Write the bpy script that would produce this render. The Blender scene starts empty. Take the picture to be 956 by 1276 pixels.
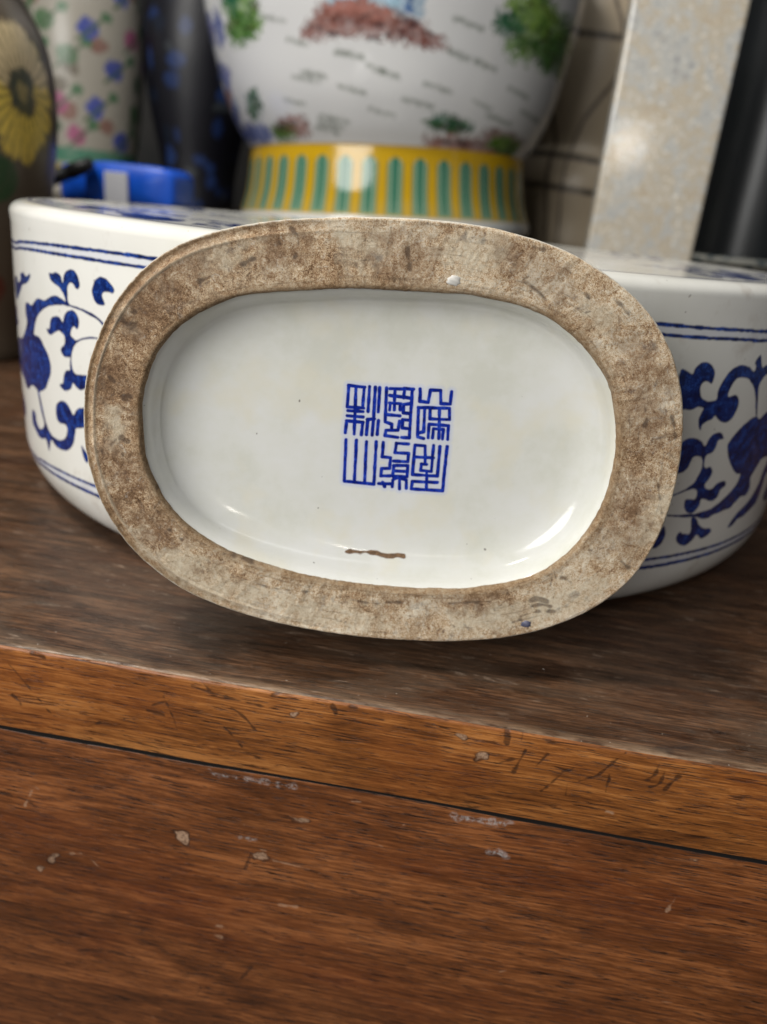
import bpy, bmesh, math, random
import numpy as np
from mathutils import Matrix, Vector
random.seed(4); rng = np.random.default_rng(7)
S = bpy.context.scene; COL = S.collection
# ------------------------------------------------------------ camera
cd = bpy.data.cameras.new('camera'); cam = bpy.data.objects.new('camera', cd); COL.objects.link(cam); S.camera = cam
F = Vector((-0.09357935, 0.9271744, -0.36275409)).normalized(); R_ = Vector((0.98556007, 0.13791028, 0.09824509)); U_ = R_.cross(F).normalized(); R_ = F.cross(U_).normalized()
m = Matrix((R_, U_, -F)).transposed().to_4x4(); m.translation = Vector((0.03005, -0.17518, 0.12521)); cam.matrix_world = m
cd.sensor_fit = 'VERTICAL'; cd.sensor_height = 36.0; cd.lens = 958/1276*36.0
cd.clip_start = 0.005; cd.clip_end = 20
cd.dof.use_dof = True; cd.dof.focus_distance = 0.198; cd.dof.aperture_fstop = 9.3; cd.dof.aperture_blades = 0
# ------------------------------------------------------------ light
w = bpy.data.worlds.new('World'); S.world = w; w.use_nodes = True
bg = w.node_tree.nodes['Background']; bg.inputs[0].default_value = (0.92, 0.95, 1.0, 1); bg.inputs[1].default_value = 0.10
S.view_settings.view_transform = 'Standard'; S.view_settings.look = 'None'; S.view_settings.exposure = -0.08; S.view_settings.gamma = 1.0
S.render.engine = 'CYCLES'; S.cycles.use_denoising = True; S.cycles.max_bounces = 6
def area(name, loc, target, sx, sy, power, col):
    l = bpy.data.lights.new(name, 'AREA'); l.shape = 'RECTANGLE'; l.size = sx; l.size_y = sy; l.energy = power; l.color = col
    if name == 'front_fill': l.shape = 'ELLIPSE'
    o = bpy.data.objects.new(name, l); COL.objects.link(o); o.location = loc
    o.rotation_euler = (Vector(target)-Vector(loc)).to_track_quat('-Z', 'Y').to_euler(); return o
area('overhead_light', (-0.50, -0.05, 1.10), (0, 0.08, 0.05), 0.30, 0.18, 12.0, (1.0, 0.96, 0.89))
area('front_fill', (-0.66, -1.08, 0.54), (0, 0.05, -0.02), 1.0, 0.75, 20.0, (1.0, 0.985, 0.95))  # broad fill added from the front left to light the front faces evenly
area('overhead_light', (0.55, -0.70, 1.4), (0.05, 0.1, 0.0), 0.7, 0.2, 1.2, (0.97, 0.98, 1.0))  # weak fill added from the right
area('overhead_light', (0.0, 0.45, 1.45), (-0.02, 0.6, 0.1), 0.5, 0.12, 2.6, (0.95, 0.98, 1.0))
def bulb(name, loc, power, r):
    l = bpy.data.lights.new(name, 'POINT'); l.energy = power; l.shadow_soft_size = r; l.color = (1.0, .93, .82)
    o = bpy.data.objects.new(name, l); COL.objects.link(o); o.location = loc
bulb('lamp_bulb', (0.332, -1.157, 0.350), 1.5, 0.014)
# painted decoration, traced in millimetres / degrees on the real surfaces
D = {
'OUT': [[69.79,0.0],[-0.44,0.462],[6.01,-0.012],[0.174,-0.087],[-0.329,0.139],[0.012,-0.124],[-0.328,-0.016],[0.05,-0.036],[-0.067,-0.013],[0.038,0.002],[0.002,0.0],[0.011,0.007],[0.005,0.005],[-0.003,0.001],[0.004,0.004],[-0.005,-0.001]],
'INN': [[52.309,0.0],[-0.096,0.43],[6.028,-0.062],[0.447,0.174],[0.069,0.169],[0.12,-0.033],[-0.279,0.038],[-0.061,-0.01],[-0.09,-0.023],[-0.02,-0.004],[0.012,0.003],[-0.009,0.018],[-0.009,0.007],[-0.002,-0.006],[0.001,-0.004],[0.002,-0.002]],
'LF': [[[-62.7,87.3],[-60.1,88.4],[-59.3,86.5],[-57.6,88.1],[-57.3,90.4],[-55.6,91.4],[-54.4,90.5],[-52.4,92.1],[-52.9,89.8],[-54.6,87.8],[-56.5,86.6],[-58.2,83.5],[-61.3,79.2],[-62.9,81.1],[-63.4,84.0]],[[-66.3,73.9],[-63.0,75.9],[-63.0,72.2],[-61.7,70.3],[-66.3,66.4],[-66.3,69.6]],[[-46.3,94.5],[-45.4,94.6],[-44.7,95.5],[-43.6,95.0],[-43.2,93.5],[-43.0,92.7],[-42.7,95.0],[-42.1,96.7],[-41.2,97.5],[-40.3,97.1],[-39.7,95.3],[-39.5,93.2],[-39.9,91.6],[-40.4,92.0],[-40.8,92.9],[-41.5,93.1],[-42.0,91.4],[-42.0,89.2],[-42.0,87.0],[-41.6,85.9],[-42.4,86.0],[-42.7,88.1],[-43.2,89.6],[-44.1,91.0],[-45.2,91.6],[-46.0,92.4]],[[-55.3,80.3],[-54.2,81.2],[-52.5,81.0],[-51.3,83.0],[-49.8,84.6],[-47.9,84.7],[-47.1,85.7],[-45.2,87.5],[-43.6,87.4],[-42.4,86.6],[-41.3,86.0],[-39.2,85.9],[-37.5,85.2],[-36.2,84.2],[-35.0,82.1],[-33.6,79.4],[-33.8,79.1],[-35.3,81.5],[-36.4,83.5],[-38.0,84.4],[-39.4,85.1],[-41.3,85.4],[-43.7,85.0],[-46.1,83.7],[-48.5,81.4],[-50.4,78.2],[-51.5,74.8],[-52.2,71.1],[-51.4,70.5],[-53.2,68.1],[-57.6,66.7],[-56.3,70.4],[-55.2,73.9],[-55.6,77.2]],[[-63.4,63.8],[-59.2,65.6],[-56.9,68.6],[-53.8,68.8],[-51.4,70.8],[-49.8,70.4],[-48.8,68.1],[-47.7,65.9],[-47.1,62.3],[-47.4,58.8],[-48.4,55.2],[-49.2,52.7],[-50.7,50.6],[-52.1,49.4],[-53.4,50.2],[-55.1,49.9],[-56.9,47.1],[-58.7,47.1],[-60.7,49.6],[-66.4,50.3],[-66.4,54.8],[-66.4,58.7]],[[-47.8,75.3],[-47.0,75.4],[-46.7,77.2],[-46.3,79.3],[-45.2,80.6],[-44.0,80.8],[-43.4,79.5],[-43.0,81.7],[-42.2,83.6],[-41.2,84.6],[-40.4,83.8],[-39.9,81.9],[-40.0,79.7],[-40.4,78.6],[-40.9,79.2],[-41.5,78.0],[-41.7,76.1],[-41.1,75.1],[-40.5,74.9],[-39.2,76.5],[-37.4,77.7],[-35.8,77.9],[-35.8,77.3],[-37.4,77.0],[-38.9,75.9],[-40.3,74.4],[-41.1,72.4],[-41.7,69.3],[-41.8,66.0],[-41.5,63.9],[-40.9,63.1],[-39.6,63.7],[-37.9,64.3],[-38.0,61.5],[-40.0,58.1],[-41.0,58.6],[-41.7,59.6],[-42.2,57.4],[-43.5,55.6],[-44.5,55.9],[-44.9,57.0],[-44.1,58.1],[-43.8,60.6],[-43.2,63.1],[-42.3,63.7],[-42.2,65.8],[-42.0,68.4],[-42.4,68.1],[-43.5,67.8],[-44.2,69.3],[-43.9,70.8],[-43.2,72.1],[-43.1,74.5],[-43.6,75.6],[-44.4,76.1],[-45.4,75.1],[-46.4,73.7],[-47.3,73.7]],[[-37.0,94.2],[-36.7,96.0],[-35.7,97.3],[-34.8,96.9],[-34.0,95.4],[-33.6,94.0],[-33.9,92.8],[-34.6,93.1],[-35.3,92.6],[-35.6,91.5],[-35.3,89.9],[-35.2,88.9],[-35.9,88.4],[-36.7,88.9],[-37.2,90.8],[-37.3,92.4]],[[-45.8,49.8],[-44.6,51.3],[-43.5,51.4],[-42.6,49.6],[-42.0,48.1],[-41.2,50.6],[-40.2,51.8],[-38.7,52.4],[-38.2,49.8],[-38.8,46.1],[-40.5,44.3],[-41.6,43.3],[-41.9,40.8],[-42.5,36.8],[-43.9,33.4],[-45.7,32.1],[-47.3,32.4],[-48.5,33.5],[-49.0,31.4],[-49.6,28.2],[-50.0,30.0],[-50.6,32.2],[-52.0,31.0],[-53.4,30.9],[-54.9,32.3],[-56.2,34.0],[-56.2,37.8],[-55.3,40.2],[-54.2,39.4],[-53.9,36.4],[-52.8,34.6],[-51.4,35.8],[-50.7,38.4],[-51.5,42.5],[-52.0,46.3],[-52.4,49.4],[-51.8,49.8],[-51.2,46.3],[-50.5,42.2],[-49.8,38.7],[-48.6,36.0],[-46.7,35.4],[-45.2,36.3],[-44.1,38.6],[-43.7,41.4],[-44.1,42.8],[-45.3,42.4],[-46.2,43.0],[-46.5,45.8],[-46.3,48.2]],[[-66.2,36.9],[-66.4,41.4],[-61.9,39.5],[-61.1,35.6],[-62.9,31.3],[-66.3,29.8],[-66.3,33.4]],[[-40.6,37.9],[-40.0,36.9],[-39.1,34.6],[-39.7,32.1],[-40.4,34.6]]],
'RF': [[[26.3,88.8],[27.1,88.6],[28.0,87.6],[28.2,89.1],[28.8,91.0],[29.5,91.4],[30.5,90.6],[31.3,88.2],[31.4,85.6],[31.2,84.3],[30.4,85.2],[29.8,84.6],[29.7,82.7],[30.1,80.5],[31.0,78.9],[32.1,78.8],[32.7,79.4],[32.6,81.6],[32.9,84.6],[33.6,87.7],[34.5,89.6],[35.9,90.2],[37.3,89.4],[38.4,87.7],[38.5,89.5],[38.1,90.9],[38.9,93.4],[39.6,90.3],[40.1,88.9],[40.9,89.8],[42.2,90.0],[44.3,87.3],[43.0,86.6],[41.5,86.4],[40.8,85.1],[40.4,82.9],[40.8,79.1],[41.4,75.2],[41.9,71.7],[41.6,71.8],[40.7,76.3],[39.9,80.2],[38.9,83.1],[37.7,85.3],[36.5,86.1],[35.3,85.6],[34.7,83.2],[34.5,80.5],[34.9,79.8],[35.9,80.3],[36.7,78.9],[37.0,76.1],[36.5,72.4],[35.5,71.0],[34.2,71.7],[33.2,73.7],[32.8,72.6],[31.9,71.8],[31.4,70.6],[31.4,69.0],[30.9,70.2],[30.6,72.9],[30.8,75.1],[30.9,76.4],[30.0,77.0],[29.3,76.1],[28.3,76.2],[27.2,77.1],[26.4,83.2]],[[41.6,71.8],[42.8,70.5],[44.2,72.5],[46.5,73.0],[51.3,65.2],[53.9,56.5],[52.2,53.6],[47.7,54.2],[46.5,52.2],[45.5,49.0],[43.8,48.2],[42.0,50.3],[40.5,51.4],[39.0,54.7],[37.7,58.6],[37.0,62.6],[37.4,64.9],[38.4,67.5],[39.7,70.0]],[[41.9,50.6],[41.8,47.6],[40.7,44.4],[39.1,41.6],[37.2,39.3],[34.7,38.6],[32.5,38.9],[29.6,39.8],[28.1,41.0],[28.1,40.3],[29.7,39.1],[32.2,37.9],[34.4,37.2],[35.8,36.1],[37.2,35.5],[38.1,36.6],[39.6,36.7],[40.4,37.3],[41.7,37.2],[42.6,38.9],[43.8,40.6],[45.4,40.6],[45.9,43.5],[45.2,47.5],[45.4,49.5],[43.2,51.0]],[[42.7,28.9],[43.1,31.1],[44.4,34.2],[46.3,36.3],[47.8,39.2],[48.9,43.5],[49.2,47.6],[49.7,50.6],[50.8,53.2],[53.3,47.0],[51.1,46.1],[51.0,40.6],[50.5,34.8],[48.5,32.7],[46.6,31.2],[45.0,31.1],[43.9,29.0]],[[29.4,66.2],[30.8,66.5],[32.0,65.2],[32.8,63.4],[33.1,65.7],[33.8,67.4],[35.0,67.6],[35.9,65.3],[34.9,64.9],[34.8,62.5],[34.3,60.7],[33.4,59.8],[33.5,56.8],[34.0,55.3],[34.7,55.6],[35.4,53.7],[35.2,51.5],[34.6,49.1],[35.3,47.4],[36.3,47.2],[37.1,48.9],[38.5,49.2],[39.0,47.4],[38.1,46.1],[37.9,43.6],[37.0,42.2],[35.9,42.9],[34.8,43.8],[34.6,41.4],[33.9,39.1],[32.8,39.5],[32.0,41.8],[31.8,44.3],[32.5,44.6],[33.5,44.3],[33.6,46.7],[33.0,48.1],[32.1,48.1],[31.1,47.4],[30.0,46.7],[28.7,46.1],[28.8,46.6],[30.2,47.4],[31.4,48.6],[32.5,50.4],[32.9,52.7],[33.2,55.0],[33.1,57.9],[32.6,59.4],[31.8,60.1],[31.2,59.3],[30.9,56.5],[30.1,54.6],[29.0,55.5],[28.4,63.0]],[[33.8,37.2],[34.7,36.8],[35.6,33.9],[36.9,31.7],[38.1,31.4],[38.7,29.8],[38.0,28.3],[36.9,27.8],[35.8,29.7],[35.3,28.3],[34.7,27.1],[33.8,26.4],[32.6,28.0],[32.0,30.5],[32.4,32.4],[33.1,31.4],[34.2,30.9],[34.3,32.9]],[[29.4,35.7],[30.0,33.0],[29.9,29.6],[29.0,27.4],[28.4,28.1],[28.9,32.4]]],
'LN': [[[-61.0,100.8],[-48.1,103.4],[-41.8,104.1],[-36.6,105.0],[-31.5,105.5],[22.3,102.1],[25.5,102.1],[30.3,101.5],[34.7,101.4],[40.0,101.0]],[[-61.5,98.6],[-48.2,101.1],[-41.6,101.3],[-35.5,102.3],[-31.5,102.4],[23.1,99.1],[26.7,99.0],[30.6,98.7],[35.1,98.3],[40.6,98.0]],[[-57.7,19.7],[-53.2,21.5],[-50.4,22.4],[-46.1,23.2],[-42.6,24.0],[-39.1,24.5],[27.8,23.5],[32.1,23.2],[38.5,23.0],[42.9,22.8],[46.7,23.0]],[[-58.0,17.9],[-51.6,19.6],[-46.2,20.4],[-42.4,20.5],[-38.6,21.5],[27.1,20.0],[30.2,20.3],[33.6,20.5],[37.4,20.7],[42.1,19.4],[46.5,20.1]]],
'SEAL': [[[-10.87,14.34],[-6.31,14.27]],[[-10.77,14.18],[-10.71,8.35]],[[-8.76,14.2],[-8.51,8.39]],[[-6.49,14.25],[-6.41,8.6]],[[-10.71,8.35],[-6.13,8.45]],[[-10.45,7.31],[-6.22,7.46]],[[-10.51,5.87],[-6.08,5.95]],[[-8.51,8.39],[-8.12,0.86]],[[-10.65,4.42],[-5.95,4.44]],[[-10.56,4.42],[-10.63,0.98]],[[-6.04,4.43],[-6.07,0.89]],[[-5.03,14.57],[-4.83,7.69]],[[-3.45,14.56],[-3.08,6.07],[-3.06,1.1]],[[-2.23,14.59],[-1.92,7.8]],[[-4.79,5.36],[-2.87,5.74]],[[-4.68,5.19],[-4.66,1.03]],[[-1.68,5.32],[-1.66,1.42]],[[-0.31,14.73],[0.22,5.18],[2.19,4.72],[2.26,2.99],[0.67,2.83],[0.61,1.29],[4.28,1.11]],[[0.65,14.62],[4.1,14.85]],[[2.01,14.65],[2.4,8.84]],[[0.74,12.72],[4.12,12.64]],[[0.95,10.62],[4.12,10.72]],[[1.16,10.64],[1.14,8.71]],[[3.91,10.7],[4.09,9.01]],[[0.86,7.29],[4.16,7.3]],[[2.26,2.99],[4.06,3.17],[4.21,5.79],[5.1,5.45]],[[4.5,15.0],[7.13,15.05]],[[4.71,15.02],[4.67,12.48]],[[4.65,12.69],[6.89,12.49]],[[6.82,15.02],[7.48,1.32],[5.24,1.21]],[[4.77,10.58],[6.63,10.98]],[[4.89,10.37],[5.02,8.24],[7.14,8.24]],[[5.01,6.3],[7.25,6.31]],[[5.14,6.1],[5.16,3.93],[7.19,3.92]],[[8.99,15.34],[9.28,11.88],[11.61,11.9],[11.84,15.31],[14.66,15.49],[15.12,11.82],[17.75,11.98],[17.72,15.48]],[[9.67,2.86],[9.06,10.15],[17.68,10.8],[18.09,7.62],[12.58,7.28],[12.33,10.26]],[[10.86,10.12],[11.32,3.46],[9.87,2.99]],[[14.96,10.53],[15.79,1.94]],[[9.67,2.86],[9.79,1.78],[11.54,1.51]],[[12.79,1.86],[12.55,5.76],[18.09,5.88],[18.27,1.97]],[[13.96,1.98],[13.97,4.6],[16.75,4.66],[16.87,1.94]],[[-10.28,-0.97],[-9.75,-13.25],[-1.19,-13.3],[-1.71,-0.7]],[[-7.33,-0.87],[-6.84,-13.16]],[[-4.46,-0.97],[-3.91,-13.27]],[[0.29,-0.69],[0.42,-4.92],[2.83,-4.97],[2.87,-8.16],[0.57,-8.39],[0.59,-10.6],[3.19,-10.33]],[[0.14,-12.97],[3.62,-12.72]],[[1.26,-12.45],[1.97,-13.7]],[[7.46,-0.47],[4.03,-0.59],[3.89,-3.38],[7.76,-3.21],[7.81,-5.66],[3.71,-5.85]],[[3.85,-7.18],[7.93,-6.77],[8.08,-10.14],[3.95,-10.33],[3.95,-7.17]],[[4.01,-8.74],[7.91,-8.57]],[[4.17,-13.5],[4.18,-11.44],[5.51,-10.63],[7.97,-11.06],[8.24,-13.55]],[[5.95,-10.58],[6.3,-13.97]],[[4.19,-10.53],[7.75,-11.08]],[[9.52,-9.32],[9.31,-0.62],[12.21,-0.55],[12.83,-5.83]],[[9.8,-4.01],[14.98,-3.82]],[[14.55,-0.2],[14.81,-7.88],[11.76,-7.85],[11.75,-5.94],[13.27,-5.9]],[[9.52,-9.32],[16.7,-9.05],[16.4,-0.35]],[[18.42,-0.14],[18.76,-13.29],[9.67,-13.63],[9.75,-11.34],[16.93,-10.96]],[[13.52,-8.01],[14.04,-13.42]]],
'SCRAPE': [[[-7.57,-34.38],[-3.75,-34.25],[-0.64,-34.2],[2.99,-34.6],[6.58,-34.49],[9.7,-34.44]]]}
PALE = [[[-41.6,-57.0],[-37.5,-56.7],[-36.7,-59.0],[-37.5,-62.1],[-39.0,-62.1],[-40.3,-59.9]],[[-17.1,-60.8],[-14.6,-59.6],[-11.6,-60.7],[-12.5,-62.9],[-15.5,-62.6]],[[-7.0,-43.5],[-3.6,-43.6],[-0.2,-43.7],[-0.1,-44.9],[-4.0,-45.2]],[[-84.1,-79.2],[-81.7,-76.2],[-79.5,-75.7],[-82.5,-79.8]],[[-88.4,-82.9],[-85.7,-82.6],[-86.7,-84.9]],[[43.9,-9.5],[47.0,-8.6],[47.8,-10.6],[45.1,-11.7]],[[-8.3,-6.4],[-5.4,-5.3],[-4.9,-6.3],[-7.1,-7.3]],[[38.1,-4.3],[41.0,-4.7],[40.3,-5.7]],[[107.7,-32.7],[109.4,-32.5],[108.8,-33.6]]]
PALES = [([[105.8,-53.0],[106.4,-49.7],[106.9,-47.2]],0.73),([[-27.6,-97.9],[-25.4,-98.1]],0.83),([[15.4,-92.4],[17.6,-91.5],[18.5,-87.1]],0.42),([[-7.9,-79.6],[-1.5,-78.9]],0.62),([[-77.3,-74.8],[-71.1,-74.0],[-66.7,-78.0]],0.31),([[34.4,-8.0],[37.0,-7.7]],0.62),([[-90.2,-58.2],[-87.0,-51.2]],0.42),([[-27.1,-93.2],[-23.9,-93.4]],0.62),([[-10.0,-62.0],[1.3,-62.7]],0.31),([[82.1,-20.9],[83.5,-21.2]],0.62)]
DUST = [([[42.1,-32.9],[47.2,-32.9],[51.7,-32.4],[57.1,-31.2]],1.88),([[-30.3,-32.8],[-21.0,-32.6],[-11.4,-32.6],[-3.7,-32.6]],0.83),([[-20.3,-54.6],[-15.3,-54.7]],0.83),([[53.2,-42.7],[57.5,-43.5]],1.67)]
DARK = [([[51.9,-0.4],[52.4,-5.0]],1.46),([[55.9,-0.4],[55.9,-2.7]],1.04),([[50.4,-11.9],[54.0,-9.8],[56.9,-8.6]],1.04),([[55.5,-13.5],[57.5,-5.8]],1.04),([[61.1,-10.4],[63.5,-5.9]],0.83),([[68.1,-10.8],[70.9,-8.9]],0.83),([[73.2,-12.7],[77.5,-9.6],[81.5,-3.4]],1.04),([[63.9,-18.0],[68.2,-11.6]],0.62),([[70.4,-18.0],[70.3,-13.9]],0.62),([[89.1,-9.3],[91.7,-6.6],[92.2,-2.5]],1.04),([[91.5,-10.6],[93.6,-8.8],[94.2,-3.9]],0.83),([[95.3,-10.6],[96.8,-7.9],[97.9,-5.7]],1.46),([[80.6,-14.4],[80.5,-9.0]],0.83),([[-49.0,-14.0],[-44.2,-14.4]],0.83),([[-44.1,-8.4],[-41.8,-13.9],[-40.1,-18.6]],0.62),([[-47.7,-11.8],[-42.5,-9.1]],0.62),([[-24.6,-7.8],[-20.6,-10.5],[-16.9,-14.4]],0.52),([[-26.3,-14.9],[-20.9,-20.8]],0.31),([[-91.1,-5.7],[-84.3,-14.0],[-78.6,-21.3]],0.31),([[-34.1,0.2],[-30.8,-3.6]],0.83),([[-90.3,-16.8],[-88.6,-18.4],[-88.0,-19.4]],1.04),([[-67.5,-23.3],[-63.7,-21.1]],0.42),([[-35.9,-3.3],[-24.2,-5.0],[-15.0,-5.9]],0.62),([[-85.6,-111.1],[-79.8,-111.1],[-74.2,-111.0]],1.25),([[-75.3,-117.3],[-65.8,-114.8],[-55.9,-115.5]],1.67),([[-20.3,-73.6],[-14.6,-73.2],[-8.2,-72.9]],1.25),([[-18.7,-67.3],[-17.1,-60.5]],1.25),([[-18.4,-115.2],[-15.4,-109.1]],1.88),([[-97.9,-55.2],[-91.3,-55.6],[-87.4,-57.0]],1.04),([[12.9,-68.3],[18.0,-69.0]],1.04),([[-34.0,-127.3],[-32.1,-123.3]],0.62),([[6.2,0.9],[9.4,1.6]],1.04),([[-12.9,-1.5],[-10.2,-0.2]],1.04),([[8.1,-1.3],[10.8,-1.3]],0.62),([[4.1,-1.6],[5.4,-4.2]],1.67),([[-83.4,-1.6],[-79.8,-1.7]],1.46)]
FDARK = [([[28.3,46.9],[32.1,45.9],[35.3,44.3],[38.6,41.6]],0.63),([[54.1,44.8],[56.5,43.0],[58.8,40.9]],0.53),([[32.7,54.9],[34.6,54.3]],1.05),([[-27.9,53.4],[-26.2,52.1],[-25.7,49.5],[-26.7,46.4]],0.63),([[1.3,51.0],[2.2,46.6]],1.05),([[-69.7,27.3],[-67.7,26.3],[-65.2,27.3],[-66.7,25.2]],1.05),([[-68.1,28.7],[-66.0,29.7]],0.63),([[-69.5,7.5],[-66.8,7.4]],1.05),([[-69.1,6.9],[-67.2,6.5]],0.84),([[-69.6,-3.8],[-68.3,-4.5]],2.11),([[-31.7,-42.7],[-24.8,-43.7],[-15.2,-43.5]],0.63),([[44.8,-45.1],[49.2,-43.3],[53.8,-42.6]],0.63),([[45.7,-42.9],[49.3,-41.0],[53.1,-41.2]],0.42),([[42.8,-47.3],[46.1,-46.0]],0.63),([[46.8,-39.8],[49.0,-39.0],[51.4,-39.8]],1.47),([[70.2,-25.4],[72.4,-27.2]],0.84),([[-74.8,-7.4],[-74.2,-14.1]],0.42),([[54.3,-32.0],[57.2,-33.2]],0.63),([[75.4,16.5],[77.4,11.2]],0.63),([[66.5,19.9],[68.6,15.8],[68.5,13.6]],0.84),([[44.7,46.2],[48.1,44.2]],0.42),([[-59.2,-27.7],[-56.5,-29.1],[-53.3,-31.1]],0.63),([[-41.1,-34.3],[-34.3,-36.0],[-29.6,-38.5]],0.42),([[-4.0,-44.9],[3.0,-45.2],[9.8,-44.0]],0.53),([[23.6,-43.1],[35.0,-41.5]],0.42),([[-49.6,38.7],[-47.2,40.1]],0.84),([[-39.7,43.6],[-36.2,45.4]],0.63),([[75.3,-1.3],[78.4,-10.2]],0.53),([[-72.8,12.3],[-71.5,11.1]],1.26),([[59.0,14.8],[60.8,9.6]],0.63)]
FCREAM = [[[7.1,55.4],[19.0,55.8],[27.3,53.6],[24.1,48.4],[15.2,46.7],[9.4,50.0]],[[45.5,43.9],[51.8,43.0],[55.9,39.0],[52.2,36.6],[47.6,39.0]],[[-61.4,-36.3],[-51.2,-35.3],[-36.4,-40.7],[-29.2,-47.5],[-38.3,-49.9],[-53.4,-44.9]],[[-24.7,-46.3],[-8.5,-46.4],[3.3,-48.5],[6.1,-53.4],[-12.6,-53.5],[-24.4,-51.6]],[[23.9,-45.7],[41.9,-41.3],[54.7,-34.4],[67.8,-30.6],[64.7,-38.4],[47.5,-47.4],[29.4,-51.8]],[[-16.5,53.8],[-6.7,55.5],[-3.4,51.7],[-6.2,46.1],[-13.9,46.1]],[[-72.9,4.2],[-70.4,3.6],[-69.6,-1.3],[-70.0,-6.0],[-72.2,-4.5]],[[-67.0,-29.6],[-62.5,-30.4],[-60.2,-36.2],[-64.7,-36.7]],[[33.8,38.2],[40.3,36.2],[42.9,33.1],[38.7,33.7]],[[-49.7,44.5],[-38.0,50.2],[-34.0,49.8],[-43.7,43.2]],[[72.9,-10.8],[78.0,-3.3],[80.6,-10.0],[75.9,-20.0]]]
FBROWN = [[[-66.6,39.0],[-56.7,46.1],[-47.8,48.4],[-46.6,41.0],[-56.5,33.8],[-62.6,23.6],[-68.7,20.9],[-70.7,28.8]],[[-77.1,16.0],[-69.8,18.8],[-66.1,10.8],[-66.8,2.2],[-72.0,6.0],[-76.7,3.4]],[[-76.5,-7.5],[-66.8,-6.6],[-64.0,-15.3],[-70.2,-20.6],[-74.9,-16.4]],[[-6.6,54.4],[7.3,53.9],[9.3,45.6],[0.6,42.2],[-6.0,44.0]],[[23.0,55.5],[39.7,51.4],[45.0,44.2],[37.3,41.9],[28.4,46.5]],[[57.0,35.5],[67.6,34.5],[74.9,20.7],[73.4,7.5],[65.1,11.1],[60.0,25.5]],[[65.6,-2.3],[74.8,0.9],[73.9,-15.4],[65.3,-23.5],[61.5,-21.4]],[[5.0,-42.0],[23.4,-41.4],[37.0,-39.2],[33.0,-43.7],[10.0,-45.5]],[[-70.2,-22.9],[-59.2,-24.1],[-52.4,-31.8],[-58.0,-34.8],[-65.8,-30.7]],[[-34.1,51.7],[-25.9,53.6],[-22.9,47.1],[-29.6,41.7],[-35.7,44.0]]]
# ------------------------------------------------------------ helpers
def tag(o, label=None, cat=None, group=None, kind=None):
    if label: o['label'] = label
    if cat: o['category'] = cat
    if group: o['group'] = group
    if kind: o['kind'] = kind
    return o
def empty(name, loc=(0, 0, 0)):
    o = bpy.data.objects.new(name, None); COL.objects.link(o); o.location = loc; o.empty_display_size = .02; return o
def mesh(name, V, Fc, mat, parent=None, smooth=True, uv=None, mats=None, mi=None):
    me = bpy.data.meshes.new(name); me.from_pydata([tuple(map(float, v)) for v in V], [], [tuple(int(i) for i in f) for f in Fc])
    if mats:
        for q in mats: me.materials.append(q)
        if mi is not None: me.polygons.foreach_set('material_index', mi)
    elif mat: me.materials.append(mat)
    if uv is not None:
        l = me.uv_layers.new(name='UVMap'); idx = np.empty(len(me.loops), np.int32); me.loops.foreach_get('vertex_index', idx)
        l.data.foreach_set('uv', np.asarray(uv, np.float32)[idx].ravel())
    me.polygons.foreach_set('use_smooth', [smooth]*len(me.polygons)); me.update()
    o = bpy.data.objects.new(name, me); COL.objects.link(o)
    if parent: o.parent = parent
    return o
def grid(P, closed_u=True, closed_v=False):
    """P: (nv, nu, 3) -> verts, quads"""
    nv, nu = P.shape[:2]; V = P.reshape(-1, 3); f = []
    ju = nu if closed_u else nu-1
    j = np.arange(ju); j2 = (j+1) % nu
    for i in range(nv-1):
        f.append(np.stack([i*nu+j, i*nu+j2, (i+1)*nu+j2, (i+1)*nu+j], -1))
    return V, np.concatenate(f)
def lathe(name, prof, mat, parent=None, n=96, cx=0, cy=0, uvimg=False, sq=None):
    prof = np.array(prof, float); t = np.linspace(-np.pi, np.pi, n+1)
    P = np.stack([cx+prof[:, :1]*np.sin(t), cy-prof[:, :1]*np.cos(t), prof[:, 1:2]+0*t], -1)
    V, f = grid(P, False)
    uv = np.stack([np.tile(t/(2*np.pi)+.5, len(prof)), np.repeat(prof[:, 1], n+1)], -1)
    return mesh(name, V, f, mat, parent, True, uv)
def smooth_prof(pts, n=6):
    p = np.array([pts[0]]+list(pts)+[pts[-1]], float); o = []
    for i in range(1, len(p)-2):
        for k in range(n):
            t = k/n; o.append(.5*((2*p[i])+(-p[i-1]+p[i+1])*t+(2*p[i-1]-5*p[i]+4*p[i+1]-p[i+2])*t*t+(-p[i-1]+3*p[i]-3*p[i+1]+p[i+2])*t**3))
    o.append(p[-2]); return np.array(o)
def rbox(name, c, s, mat, parent=None, bev=.002, seg=2, rot=None):
    bm = bmesh.new(); bmesh.ops.create_cube(bm, size=1); bmesh.ops.scale(bm, vec=s, verts=bm.verts)
    if bev: bmesh.ops.bevel(bm, geom=bm.edges[:], offset=bev, segments=seg, affect='EDGES', profile=.5)
    if rot: bmesh.ops.rotate(bm, matrix=rot, verts=bm.verts)
    bmesh.ops.translate(bm, vec=c, verts=bm.verts)
    me = bpy.data.meshes.new(name); bm.to_mesh(me); bm.free(); me.materials.append(mat)
    for p in me.polygons: p.use_smooth = False
    o = bpy.data.objects.new(name, me); COL.objects.link(o)
    if parent: o.parent = parent
    return o
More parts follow.
